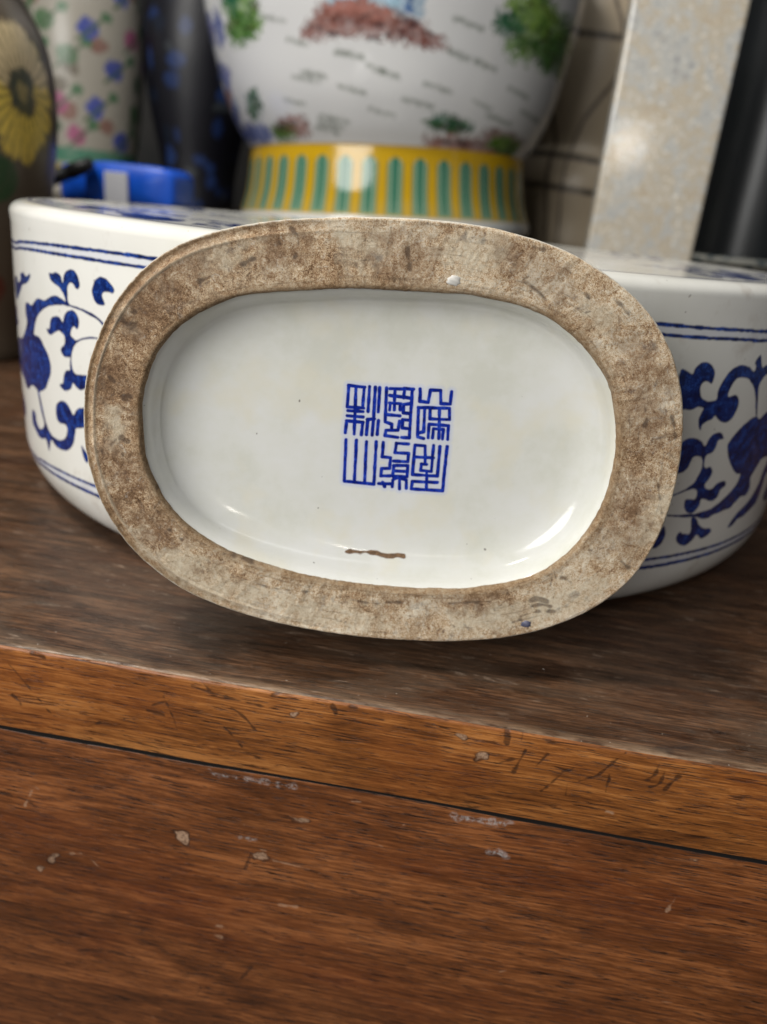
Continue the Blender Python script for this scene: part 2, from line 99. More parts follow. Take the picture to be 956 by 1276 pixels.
def tube(name, pts, r, mat, parent=None, n=14):
    pts = [Vector(p) for p in pts]; V = []; f = []
    rr = r if isinstance(r, (list, tuple)) else [r]*len(pts)
    for i, p in enumerate(pts):
        d = (pts[min(i+1, len(pts)-1)]-pts[max(i-1, 0)]).normalized(); a = d.orthogonal().normalized(); b = d.cross(a)
        for k in range(n):
            t = 2*math.pi*k/n; V.append(p+rr[i]*(a*math.cos(t)+b*math.sin(t)))
    for i in range(len(pts)-1):
        for k in range(n): f.append((i*n+k, i*n+(k+1) % n, (i+1)*n+(k+1) % n, (i+1)*n+k))
    f.append(tuple(range(n))[::-1]); f.append(tuple(range((len(pts)-1)*n, len(pts)*n)))
    return mesh(name, V, f, mat, parent)
# ------------------------------------------------------------ painter (flat decoration only)
def vnoise(h, w, cell, seed=0):
    r = np.random.default_rng(seed); gh, gw = int(h/cell)+3, int(w/cell)+3; g = r.random((gh, gw))
    y = np.arange(h)/cell; x = np.arange(w)/cell; yi = y.astype(int); xi = x.astype(int); fy = (y-yi); fx = (x-xi)
    fy = (fy*fy*(3-2*fy))[:, None]; fx = (fx*fx*(3-2*fx))[None]
    a = g[yi][:, xi]; b = g[yi][:, xi+1]; c = g[yi+1][:, xi]; d = g[yi+1][:, xi+1]
    return (a*(1-fx)+b*fx)*(1-fy)+(c*(1-fx)+d*fx)*fy
def catmull(pts, closed, n=5):
    p = np.array(pts, float)
    if closed: p = np.concatenate([p[-1:], p, p[:2]])
    else: p = np.concatenate([p[:1], p, p[-1:]])
    o = []
    for i in range(1, len(p)-2):
        for k in range(n):
            t = k/n; o.append(.5*((2*p[i])+(-p[i-1]+p[i+1])*t+(2*p[i-1]-5*p[i]+4*p[i+1]-p[i+2])*t*t+(-p[i-1]+3*p[i]-3*p[i+1]+p[i+2])*t**3))
    if not closed: o.append(p[-2])
    return np.array(o)
def seg_dist(X, Y, p, closed=False):
    d = np.full(X.shape, 1e9); q = np.roll(p, -1, 0) if closed else p[1:]; a0 = p if closed else p[:-1]
    for a, b in zip(a0, q):
        v = b-a; L = v@v+1e-12; t = np.clip(((X-a[0])*v[0]+(Y-a[1])*v[1])/L, 0, 1)
        d = np.minimum(d, (X-a[0]-t*v[0])**2+(Y-a[1]-t*v[1])**2)
    return np.sqrt(d)
def inside(X, Y, p):
    c = np.zeros(X.shape, bool); q = np.roll(p, -1, 0)
    for (x1, y1), (x2, y2) in zip(p, q):
        if y1 == y2: continue
        k = (y1 > Y) != (y2 > Y); c ^= k & (X < (x2-x1)*(Y-y1)/(y2-y1)+x1)
    return c
class Canvas:
    """metric canvas: x0,y0 in mm, ppm pixels per mm; row 0 = y0"""
    def __init__(s, x0, y0, x1, y1, ppm, ch=1):
        s.x0, s.y0, s.x1, s.y1, s.ppm = x0, y0, x1, y1, ppm
        s.w, s.h = int((x1-x0)*ppm), int((y1-y0)*ppm); s.a = np.zeros((ch, s.h, s.w), np.float32)
        s.wob = (vnoise(s.h, s.w, 1.6*ppm, 3)-.5)
    def box(s, p, pad):
        lo = p.min(0)-pad; hi = p.max(0)+pad
        i0 = max(0, int((lo[0]-s.x0)*s.ppm)); i1 = min(s.w, int((hi[0]-s.x0)*s.ppm)+1); j0 = max(0, int((lo[1]-s.y0)*s.ppm)); j1 = min(s.h, int((hi[1]-s.y0)*s.ppm)+1)
        if i1 <= i0 or j1 <= j0: return None
        X, Y = np.meshgrid(s.x0+(np.arange(i0, i1)+.5)/s.ppm, s.y0+(np.arange(j0, j1)+.5)/s.ppm); return X, Y, (slice(j0, j1), slice(i0, i1))
    def put(s, sl, v, c): s.a[c][sl] = np.maximum(s.a[c][sl], v)
    def poly(s, pts, soft=.15, c=0, smooth=True, wob=0., edge=None):
        p = catmull(pts, True, 3) if smooth else np.array(pts, float); b = s.box(p, 1.2)
        if b is None: return
        X, Y, sl = b; d = seg_dist(X, Y, p, True)*np.where(inside(X, Y, p), 1, -1)+wob*s.wob[sl]
        s.put(sl, np.clip(d/(2*soft)+.5, 0, 1), c)
        if edge is not None: s.put(sl, np.clip(1-np.abs(d-.25)/.45, 0, 1)*(d > -.2), edge)
    def stroke(s, pts, wd, soft=.12, c=0, smooth=True, wob=0., gain=1.):
        p = catmull(pts, False, 4) if smooth and len(pts) > 2 else np.array(pts, float); b = s.box(p, wd+1)
        if b is None: return
        X, Y, sl = b; d = wd/2-seg_dist(X, Y, p)+wob*s.wob[sl]
        s.put(sl, gain*np.clip(d/(2*soft)+.5, 0, 1), c)
    def image(s, name, rgb=None, cs='Non-Color'):
        im = bpy.data.images.new(name, s.w, s.h, alpha=False); A = np.ones((s.h, s.w, 4), np.float32)
        src = s.a if rgb is None else rgb
        for k in range(min(3, len(src))): A[..., k] = src[k]
        if len(src) == 1: A[..., 1] = A[..., 2] = src[0]
        im.colorspace_settings.name = cs; im.pixels.foreach_set(A.ravel()); im.update(); im.pack(); return im
# ------------------------------------------------------------ node helper
class N:
    def __init__(s, name):
        s.m = bpy.data.materials.new(name); s.m.use_nodes = True; s.t = s.m.node_tree; s.t.nodes.clear()
        s.out = s.t.nodes.new('ShaderNodeOutputMaterial'); s.p = s.t.nodes.new('ShaderNodeBsdfPrincipled'); s.t.links.new(s.p.outputs[0], s.out.inputs[0])
    def n(s, ty, **k):
        q = s.t.nodes.new(ty)
        for a, b in k.items():
            if a.startswith('_'): setattr(q, a[1:], b)
        return q
    def l(s, a, b): s.t.links.new(a, b)
    def set(s, sock, v):
        if hasattr(v, 'is_output') or hasattr(v, 'links'): s.l(v, sock)
        else: sock.default_value = v
    def obj(s): return s.n('ShaderNodeTexCoord').outputs['Object']
    def uv(s): return s.n('ShaderNodeTexCoord').outputs['UV']
    def mp(s, v, sc=(1, 1, 1), loc=(0, 0, 0), rot=(0, 0, 0)):
        q = s.n('ShaderNodeMapping'); s.l(v, q.inputs[0]); q.inputs['Scale'].default_value = sc; q.inputs['Location'].default_value = loc; q.inputs['Rotation'].default_value = rot; return q.outputs[0]
    def noise(s, v, scale=1, det=4, rough=.55, dist=0):
        q = s.n('ShaderNodeTexNoise'); s.l(v, q.inputs['Vector']); q.inputs['Scale'].default_value = scale; q.inputs['Detail'].default_value = det; q.inputs['Roughness'].default_value = rough; q.inputs['Distortion'].default_value = dist; return q.outputs['Fac']
    def vor(s, v, scale, f='F1', o='Distance'):
        q = s.n('ShaderNodeTexVoronoi'); s.l(v, q.inputs['Vector']); q.inputs['Scale'].default_value = scale; q.feature = f; return q.outputs[o]
    def ramp(s, v, pts):
        q = s.n('ShaderNodeValToRGB'); s.l(v, q.inputs[0]); e = q.color_ramp.elements
        while len(e) < len(pts): e.new(.5)
        for x, (p, c) in zip(e, pts): x.position = p; x.color = (*c, 1) if not isinstance(c, (int, float)) else (c, c, c, 1)
        return q.outputs[0]
    def math(s, op, a, b=0., c=None, clamp=False):
        q = s.n('ShaderNodeMath'); q.operation = op; q.use_clamp = clamp; s.set(q.inputs[0], a); s.set(q.inputs[1], b)
        if c is not None: s.set(q.inputs[2], c)
        return q.outputs[0]
    def mix(s, f, a, b, mode='MIX'):
        q = s.n('ShaderNodeMix'); q.data_type = 'RGBA'; q.blend_type = mode; s.set(q.inputs[0], f)
        for k, v in ((6, a), (7, b)):
            if isinstance(v, tuple): q.inputs[k].default_value = (*v, 1)
            else: s.set(q.inputs[k], v)
        return q.outputs[2]
    def img(s, im, v, ext='CLIP'):
        q = s.n('ShaderNodeTexImage'); q.image = im; q.extension = ext; q.interpolation = 'Cubic'; s.l(v, q.inputs[0]); return q.outputs['Color']
    def sep(s, v):
        q = s.n('ShaderNodeSeparateXYZ'); s.l(v, q.inputs[0]); return q.outputs
    def comb(s, x, y, z=0.):
        q = s.n('ShaderNodeCombineXYZ'); s.set(q.inputs[0], x); s.set(q.inputs[1], y); s.set(q.inputs[2], z); return q.outputs[0]
    def bump(s, h, dist, st=1., prev=None):
        q = s.n('ShaderNodeBump'); s.l(h, q.inputs['Height']); q.inputs['Distance'].default_value = dist; q.inputs['Strength'].default_value = st
        if prev: s.l(prev, q.inputs['Normal'])
        return q.outputs[0]
    def fin(s, col=None, rough=.5, nrm=None, spec=.5, metal=0., coat=0., coatr=.1):
        if isinstance(col, tuple): s.p.inputs['Base Color'].default_value = (*col, 1)
        elif col is not None: s.l(col, s.p.inputs['Base Color'])
        s.set(s.p.inputs['Roughness'], rough); s.set(s.p.inputs['Metallic'], metal); s.p.inputs['Specular IOR Level'].default_value = spec
        s.p.inputs['Coat Weight'].default_value = coat; s.p.inputs['Coat Roughness'].default_value = coatr
        if nrm: s.l(nrm, s.p.inputs['Normal'])
        return s.m
# ============================================================ FLASK
# decoration of the band: angle (deg) -> mm along the rim, height in mm
KA = 3.02
def sc(l, da=0., mir=False): return [((-a if mir else a)*KA+da*KA, z) for a, z in l]
band = Canvas(-180*KA, 0, 180*KA, 116, 4.2, 3)
def stamp(lst, da, lo=-999, hi=999, mir=False):
    for l in lst:
        p = sc(l, da, mir); c = sum(q[0] for q in p)/len(p)/KA
        if lo < c < hi: band.poly(p, .16, 0, True, .25, 1)
stamp(D['LF'], 0); stamp(D['RF'], 0)
stamp(D['LF'], 37.5, -21, 20); 
for k, da in enumerate((110, 150, 190)): stamp(D['RF'] if k % 2 else D['LF'], da, 62, 180)
for k, da in enumerate((-45, -90, -130)): stamp(D['LF'], da, -180, -64)
for l in D['LN']:
    q = np.array(l); cf = np.polyfit(q[:, 0]/60, q[:, 1], 3); g_ = np.linspace(q[0, 0], q[-1, 0], 26); l[:] = [(float(a), float(np.polyval(cf, a/60)+rng.normal(0, .05))) for a in g_]
for k, (l, wd) in enumerate(zip(D['LN'], (1.15, 1.1, 1.05, 1.35))):
    zl, zr = (l[0][1], l[-1][1])
    l = [(-180, zl), (-120, zl), (-80, zl)]+[tuple(q) for q in l]+[(75, zr), (120, zr), (180, zl)]
    band.stroke(sc(l), wd, .14, 0, True, .3)
for i, j in ((0, 1), (2, 3)):      # pale wash between each pair of lines
    a = [(-180, D['LN'][i][0][1])]+D['LN'][i]+[(180, D['LN'][i][-1][1])]; b = [(-180, D['LN'][j][0][1])]+D['LN'][j]+[(180, D['LN'][j][-1][1])]
    band.poly(sc(a+b[::-1]), .3, 2, False)
rb_ = np.random.default_rng(77)
for k in range(900):      # darker brush pulls inside the blue
    x, z, a = rb_.uniform(-180*KA, 180*KA), rb_.uniform(20, 100), rb_.uniform(0, math.pi); L = rb_.uniform(2, 6)
    band.stroke([(x, z), (x+L*math.cos(a), z+L*math.sin(a)), (x+1.8*L*math.cos(a+.5), z+1.8*L*math.sin(a+.5))], rb_.uniform(.4, 1.3), .3, 1, True, .6, rb_.uniform(.5, 1.))
im_band = band.image('band_decoration')
PSI = 0.12886; FC = (-0.00544, 0.21103); EA, EB = .17803, .16746; T = .1155
flask = empty('moon_flask', (FC[0], FC[1], 0)); flask.rotation_euler = (0, 0, PSI)
tag(flask, 'blue and white porcelain flask lying flat with its brown unglazed oval foot facing forward', 'vase')
def cobalt(g, mask, edge, uvv, base):
    n1 = g.noise(uvv, .28, 4, .6); n2 = g.noise(uvv, 1.6, 3, .6)
    blue = g.ramp(g.math('ADD', g.math('MULTIPLY', n1, .55), g.math('MULTIPLY', n2, .45)), [(.38, (.002, .007, .045)), (.50, (.003, .018, .13)), (.62, (.020, .080, .37))])
    blue = g.mix(g.math('MULTIPLY', edge, .75), blue, (.002, .006, .06))
    return g.mix(mask, base, blue)
def glaze_base(g, v, sc_=1.0):
    a = g.noise(v, 14*sc_, 4, .6); b = g.noise(v, 60*sc_, 3, .5)
    col = g.ramp(a, [(.3, (.63, .62, .56)), (.5, (.70, .69, .645)), (.7, (.73, .72, .68))])
    sp = g.noise(v, 520, 1, .4); sp = g.ramp(sp, [(.775, 0.), (.80, 1.)])
    col = g.mix(g.math('MULTIPLY', sp, .55), col, (.16, .12, .10))
    gr = g.ramp(g.math('MULTIPLY', g.noise(v, 22, 5, .7), g.noise(v, 90, 3, .6)), [(.33, 0.), (.45, 1.)])
    col = g.mix(g.math('MULTIPLY', gr, .45), col, (.42, .36, .30))
    return col, b
# band: uv = (mm along, mm high)
g = N('blue_and_white_glaze'); uvv = g.uv(); xyz = g.sep(uvv)
cuv = g.comb(g.math('MULTIPLY_ADD', xyz[0], 1/(360*KA), .5), g.math('DIVIDE', xyz[1], band.h/band.ppm))
c = g.img(im_band, cuv); ch = g.n('ShaderNodeSeparateColor'); g.l(c, ch.inputs[0])
base, b = glaze_base(g, g.obj()); base = g.mix(g.math('MULTIPLY', ch.outputs[2], .20), base, (.34, .42, .72))
col = cobalt(g, ch.outputs[0], ch.outputs[1], uvv, base)
M_band = g.fin(col, g.math('MULTIPLY_ADD', g.noise(g.obj(), 30, 4, .6), .10, .05), g.bump(g.noise(g.obj(), 45, 2, .4), .0005, .35), .5)
n = 720; th = np.linspace(-np.pi, np.pi, n+1)
prof = [(.0, T-.0006), (.0, 0)]
pr = []   # (inward shrink, z)
rt = .0045
for k in range(9): a = math.pi/2*k/8; pr.append((rt*(1-math.sin(a))*1.25, T-rt+rt*math.cos(a)))
for z in np.linspace(T-rt-.004, .026, 12): pr.append((0.0006*abs((z-.065)/.05)**2, z))
for k in range(1, 15): a = math.pi/2*k/14; pr.append((.0004+.021*(1-math.cos(a))**1.05, .024*(1-math.sin(a))))
pr += [(.03, .0), (.10, .0005)]
pr = np.array(pr); P = np.stack([(EA-pr[:, :1])*np.sin(th), -(EB-pr[:, :1])*np.cos(th), pr[:, 1:]+0*th], -1)
V, f = grid(P, False); uv = np.stack([np.tile(np.degrees(th)*KA, len(pr)), np.repeat(pr[:, 1]*1000, n+1)], -1)
mesh('body', V, f, M_band, flask, True, uv)
# top panel (upper face of the lying flask) with painted scroll
pan = Canvas(-185, -185, 185, 185, 3.2, 3)
for k in range(9):
    for l in (D['RF'] if k % 2 else D['LF']):
        q = []
        for a, z in l:
            a2 = math.radians((a-(37 if k % 2 else -40))*.9+k*40+10); r_ = 150-(z-62)*.85*-1-8; r_ = min(max(r_, 96), 163)
            q.append((r_*math.sin(a2)*1.03, -r_*math.cos(a2)*.97))
        pan.poly(q, .2, 0, True, .3, 1)
for k in range(6):
    for l in D['LF'][2:8]:
        q = []
        for a, z in l:
            a2 = math.radians((a+40)*1.5+k*60); r_ = 20+z*.62; q.append((r_*math.sin(a2), -r_*math.cos(a2)))
        pan.poly(q, .2, 0, True, .3, 1)
for r_, wd in ((165.5, 1.0), (94, 1.2), (90, 1.0)):
    pan.stroke([(r_*math.sin(a)*1.03, -r_*math.cos(a)*.97) for a in np.linspace(0, 2*math.pi, 60)], wd, .2, 0)
im_pan = pan.image('panel_decoration')
g = N('panel_glaze'); v = g.obj(); q3 = g.sep(v)
cuv = g.comb(g.math('MULTIPLY_ADD', q3[0], 1/.37, .5), g.math('MULTIPLY_ADD', q3[1], 1/.37, .5))
c = g.img(im_pan, cuv); ch = g.n('ShaderNodeSeparateColor'); g.l(c, ch.inputs[0]); base, b = glaze_base(g, v)
M_pan = g.fin(cobalt(g, ch.outputs[0], ch.outputs[1], g.mp(v, (1000, 1000, 1000)), base), .12, g.bump(g.noise(v, 30, 2, .4), .0006, .4))
pp = [(rt*1.25+.0001, T), (rt*1.25+.003, T+.0002), (.014, T-.0009), (.02, T-.0009), (.03, T-.0004), (.08, T+.0008), (.13, T+.0012), (.1655, T+.0013)]
pp = np.array(pp); P = np.stack([(EA-pp[:, :1])*np.sin(th[::4]), -(EB-pp[:, :1])*np.cos(th[::4]), pp[:, 1:]+0*th[::4]], -1)
V, f = grid(P, False); mesh('face_panel', V, f[:, ::-1], M_pan, flask)
g = N('plain_glaze'); base, b = glaze_base(g, g.obj()); M_gl = g.fin(base, .12, g.bump(g.noise(g.obj(), 40, 2, .4), .0005, .3))
# neck and mouth at the far end
def neck_ring(name, y0, y1, prof, mat):
    t = np.linspace(0, 2*np.pi, 65)[:-1]; L = []
    for s_, a, b2 in prof: L.append(np.stack([a*np.cos(t), y0+(y1-y0)*s_+0*t, .058+b2*np.sin(t)], -1))
    V, f = grid(np.array(L)); return mesh(name, V, f, mat, flask)
neck_ring('neck', EB-.012, EB+.052, [(0, .060, .046), (.2, .045, .040), (.5, .036, .034), (.8, .036, .034), (1, .041, .038)], M_gl)
neck_ring('mouth_rim', EB+.052, EB+.062, [(0, .041, .038), (.5, .045, .042), (1, .044, .041), (1, .036, .033), (.2, .033, .030), (-2, .028, .026)], M_gl)
# ---- foot: outlines as Fourier radii (mm) about the foot centre, in the foot plane (x right, z up, y into the flask)
ga = np.linspace(-np.pi, np.pi, 361)[:-1]
def rad(co, m=720):
    a = np.linspace(-np.pi, np.pi, m+1)[:-1]; r = np.zeros(m)
    for k, (re, im_) in enumerate(co):
        c_ = complex(re, im_); ph = k*(a+np.pi); r += (1 if k == 0 else 2)*(c_.real*np.cos(ph)-c_.imag*np.sin(ph))
    return a, r/1000
A_, RO = rad(D['OUT'], 1440); _, RI = rad(D['INN'], 1440)
nn_ = vnoise(3, 1441, 5, 77)[0][:1440]-.5; nm_ = (vnoise(3, 1441, 31, 78)[0][:1440]-.5)*vnoise(3, 1441, 90, 79)[0][:1440]*1.4; fd = np.clip(np.minimum(np.arange(1440), 1439-np.arange(1440))/40, 0, 1)
RW = (nn_*.00014+nm_*.0008)*fd; RO = RO+(nn_[::-1]*.0001+nm_[::-1]*.0005)*fd
FM = Matrix(((0.99171, 0.12851, 0.0), (-0.12836, 0.9906, -0.04729), (-0.00608, 0.0469, 0.99888))).transposed()   # columns = local axes
fo = empty('foot_frame_tmp'); bpy.data.objects.remove(fo)
def foot_mesh(name, rows, mat, disp=0.):
    """rows: (t, inset_m, y): radius = RO*(1-t)+RI*t - inset"""
    P = []
    for t_, ins, y in rows:
        r = RO*(1-t_)+RI*t_-ins+(RW*max(0, (t_-.9)/.1) if disp else 0); P.append(np.stack([r*np.cos(A_), 0*r+y, r*np.sin(A_)], -1))
    P = np.array(P)
    if disp:
        H, W = P.shape[:2]; nz = 0
        for cell, am in ((60, .6), (24, .4), (9, .16), (3.5, .1)):
            q = vnoise(int(H*.35)+4, W, cell, int(cell*10)); q = q[np.minimum((np.arange(H)*.35).astype(int), q.shape[0]-1)]; q2 = q
            s_ = (np.linspace(0, 1, W))[None]; q = q*(1-s_)+q2*s_ if False else q; q = q[:H]; bl = np.clip(np.arange(W)/20, 0, 1)[None]; q = q*bl+q[:, -1:]*(1-bl); nz = nz+am*(q-.5)
        wgt = np.array([r_[3] if len(r_) > 3 else 1 for r_ in DW])[:, None]
        P[..., 1] += disp*nz*wgt
        tt = np.array([r_[0] for r_ in rows])[:, None]; lw = np.clip(-np.cos(A_)*1.6-.3, 0, 1)[None]
        P[..., 1] += .0009*np.clip((.17-tt)/.10, 0, 1)*lw*wgt-.0004*np.exp(-((tt-.19)/.025)**2)*lw
    V, f = grid(P); uvt = np.array([q[0] for q in rows]); uv = np.stack([np.tile(np.cos(A_)*10, len(rows)), np.repeat(uvt, len(A_))], -1)
    # uv: x = along the ring in mm, y = t  (seam sits at the left end)
    al = np.concatenate([[0], np.cumsum(np.hypot(np.diff(RO*np.cos(A_)), np.diff(RO*np.sin(A_))))])*1000
    uv = np.stack([np.tile(al, len(rows)), np.repeat(uvt, len(A_))], -1)
    o = mesh(name, V, f, mat, None, True, uv)
    mw = FM.to_4x4(); mw.translation = Vector((0.00806, 0.0218, 0.0658))
    o.parent = flask; fb = Matrix.Translation((FC[0], FC[1], 0)) @ Matrix.Rotation(PSI, 4, 'Z'); o.matrix_parent_inverse = Matrix.Identity(4); o.matrix_local = fb.inverted() @ mw
    global FL
    FL = fb.inverted() @ mw
    return o
# biscuit ring: stains, scratches and pale clay patches that belong to the clay itself
stn_ = Canvas(-90, -70, 90, 70, 6, 3)
for l, wd in FDARK: stn_.stroke(l, wd*.75, .25, 0, True, 1.3, .95)
for l in FCREAM: stn_.poly(l, 1.6, 1, True, 5)
for l in FBROWN: stn_.poly(l, 2.2, 2, True, 6)
for k in range(90):
    a_, tt_ = rng.uniform(0, 2*math.pi), rng.uniform(.1, .95); rx, ry = 66+12*tt_*0+rng.uniform(-2, 10), 42+rng.uniform(0, 14); x, z = rx*math.cos(a_), ry*math.sin(a_); b_ = rng.uniform(0, math.pi); L = rng.exponential(.8)+.2
    stn_.stroke([(x, z), (x+L*math.cos(b_), z+L*math.sin(b_))], rng.uniform(.15, .5), .1, 0, False, .5, rng.uniform(.4, .9))
im_stn = stn_.image('foot_stains')
g = N('unglazed_biscuit'); v = g.mp(g.obj(), (1000, 1000, 1000)); uvs = g.sep(g.uv())
wv = g.n('ShaderNodeVectorMath'); wv.operation = 'ADD'; g.l(v, wv.inputs[0])
nw = g.n('ShaderNodeTexNoise'); g.l(v, nw.inputs['Vector']); nw.inputs['Scale'].default_value = .35; vs = g.n('ShaderNodeVectorMath'); vs.operation = 'SCALE'; g.l(nw.outputs['Color'], vs.inputs[0]); vs.inputs['Scale'].default_value = 2.5; g.l(vs.outputs[0], wv.inputs[1]); vw = wv.outputs[0]
n0 = g.ramp(g.noise(vw, .06, 3, .6, .4), [(.3, 0.), (.7, 1.)]); n1 = g.noise(vw, .16, 7, .74, 1.1); n1 = g.ramp(n1, [(.28, 0.), (.72, 1.)]); n2 = g.ramp(g.noise(v, .85, 8, .80, .5), [(.33, 0.), (.67, 1.)]); n3 = g.ramp(g.noise(v, 4.2, 4, .8), [(.3, 0.), (.7, 1.)])
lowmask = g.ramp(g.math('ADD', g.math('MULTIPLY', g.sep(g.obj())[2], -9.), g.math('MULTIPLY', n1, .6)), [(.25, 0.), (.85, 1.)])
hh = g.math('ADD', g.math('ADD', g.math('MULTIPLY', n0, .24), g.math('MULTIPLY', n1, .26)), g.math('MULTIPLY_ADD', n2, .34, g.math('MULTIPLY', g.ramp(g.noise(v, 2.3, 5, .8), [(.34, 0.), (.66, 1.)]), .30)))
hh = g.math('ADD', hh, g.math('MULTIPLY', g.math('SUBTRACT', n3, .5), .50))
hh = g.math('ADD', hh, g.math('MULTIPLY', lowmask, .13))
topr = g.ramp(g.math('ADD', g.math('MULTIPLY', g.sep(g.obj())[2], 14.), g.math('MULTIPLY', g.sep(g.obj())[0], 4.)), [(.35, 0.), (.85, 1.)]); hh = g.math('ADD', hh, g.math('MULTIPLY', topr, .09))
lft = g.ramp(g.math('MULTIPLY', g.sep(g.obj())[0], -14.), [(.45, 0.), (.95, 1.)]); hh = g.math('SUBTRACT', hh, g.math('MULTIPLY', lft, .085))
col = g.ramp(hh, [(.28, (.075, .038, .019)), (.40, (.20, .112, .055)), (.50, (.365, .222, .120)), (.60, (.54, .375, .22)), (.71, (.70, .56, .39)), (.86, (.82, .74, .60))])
# grey patches, dark pits, orange-brown inner lip, pale glaze drips
brn = g.ramp(g.noise(g.mp(v, (1, 1, 1), (11, 3, 8)), .075, 5, .66, 1.2), [(.50, 0.), (.64, 1.)]); col = g.mix(g.math('MULTIPLY', brn, .35), col, g.mix(n2, (.13, .075, .042), (.30, .19, .105)))
crm = g.ramp(g.noise(g.mp(v, (1, 1, 1), (41, 13, 5)), .10, 6, .72, 1.), [(.52, 0.), (.66, 1.)]); col = g.mix(g.math('MULTIPLY', crm, .35), col, g.mix(n2, (.46, .37, .25), (.74, .67, .53)))
fq = g.sep(g.obj()); fcu = g.comb(g.math('MULTIPLY_ADD', fq[0], 1/.18, .5), g.math('MULTIPLY_ADD', fq[2], 1/.14, .5)); fch = g.n('ShaderNodeSeparateColor'); g.l(g.img(im_stn, fcu), fch.inputs[0])
crk = g.math('MULTIPLY', fch.outputs[1], g.ramp(n1, [(.2, .25), (.6, 1.)])); col = g.mix(g.math('MULTIPLY', crk, .7), col, g.mix(n2, (.48, .38, .25), (.74, .67, .53)))
brk = g.math('MULTIPLY', fch.outputs[2], g.ramp(n1, [(.3, 1.), (.8, .3)])); col = g.mix(g.math('MULTIPLY', brk, .62), col, g.mix(n2, (.095, .050, .028), (.30, .18, .10)))
grey = g.ramp(g.noise(g.mp(v, (1, 1, 1), (31, 7, 3)), .13, 5, .7, .5), [(.59, 0.), (.68, 1.)]); col = g.mix(g.math('MULTIPLY', grey, .55), col, (.15, .13, .12))
pit = g.ramp(g.noise(g.mp(v, (1, 1, 1), (3, 9, 13)), .9, 5, .8), [(.62, 0.), (.69, 1.)]); col = g.mix(g.math('MULTIPLY', pit, .75), col, (.045, .030, .022))
wht = g.ramp(g.noise(g.mp(v, (1, 1, 1), (5, 19, 23)), .45, 6, .8, .8), [(.58, 0.), (.67, 1.)]); col = g.mix(g.math('MULTIPLY', wht, .6), col, (.62, .57, .49))
sv = g.comb(g.math('MULTIPLY', uvs[0], .045), g.math('MULTIPLY', uvs[1], 14.)); stn = g.noise(sv, 1.6, 5, .65)
edge_in = g.ramp(g.math('ADD', uvs[1], g.math('MULTIPLY', g.math('SUBTRACT', stn, .5), .35)), [(.80, 0.), (.98, 1.)])
edge_out = g.ramp(g.math('ADD', uvs[1], g.math('MULTIPLY', g.math('SUBTRACT', stn, .5), .10)), [(.06, 1.), (.16, 0.)])
col = g.mix(g.math('MULTIPLY', g.math('MAXIMUM', edge_in, g.math('MULTIPLY', edge_out, lft)), .72), col, g.mix(n2, (.13, .075, .035), (.36, .24, .13)))
col = g.mix(g.math('MULTIPLY', fch.outputs[0], g.math('MULTIPLY_ADD', n2, .6, .4)), col, (.06, .038, .028)); strk = g.ramp(stn, [(.56, 0.), (.68, 1.)]); col = g.mix(g.math('MULTIPLY', strk, .42), col, (.13, .095, .07))
ridge = g.ramp(g.math('ABSOLUTE', g.math('SUBTRACT', g.math('ADD', uvs[1], g.math('MULTIPLY', g.math('SUBTRACT', stn, .5), .05)), .20)), [(.0, 1.), (.035, 0.)])
leftm = g.ramp(g.math('ADD', g.math('MULTIPLY', g.sep(g.obj())[0], -12.), g.math('MULTIPLY', n1, .3)), [(.55, 0.), (.8, 1.)])
col = g.mix(g.math('MULTIPLY', g.math('MULTIPLY', ridge, leftm), .5), col, (.56, .48, .36))
chalk = g.ramp(g.math('ADD', uvs[1], g.math('MULTIPLY', g.math('SUBTRACT', n1, .5), .05)), [(-.0, 1.), (.012, 1.), (.03, 0.)]); col = g.mix(g.math('MULTIPLY', chalk, .8), col, (.66, .63, .55))
hb = g.math('ADD', g.math('MULTIPLY', n2, .7), g.math('ADD', g.math('MULTIPLY', n3, .35), g.math('MULTIPLY', stn, .25)))
hb = g.math('SUBTRACT', hb, g.math('MULTIPLY', g.math('MAXIMUM', pit, fch.outputs[0]), .5))
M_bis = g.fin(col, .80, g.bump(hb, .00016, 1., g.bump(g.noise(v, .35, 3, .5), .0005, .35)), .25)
rows = [(0., .0006, .0045), (0., .0002, .0030), (0., .0002, .0016), (.008, 0, .0007), (.03, 0, .0002)]+[(t, 0, 0.0001) for t in np.linspace(.05, .93, 60)]+[(.955, 0, .0002), (.98, 0, .0006), (.995, 0, .0012), (1., 0.0, .0022)]
DW = rows and [(r[0], r[1], r[2], min(1, max(0, min((r[0])/.08, (1-r[0])/.06)))) for r in rows]
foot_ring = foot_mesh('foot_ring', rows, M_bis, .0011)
# outer wall of the foot (glazed), going back to the body
rows = [(0., .0010, .0044), (0., .0002, .0062), (0., .0, .010), (0., .0012, .020), (0., .003, .032), (0., .004, .05)]
foot_mesh('foot_wall', rows, M_gl)
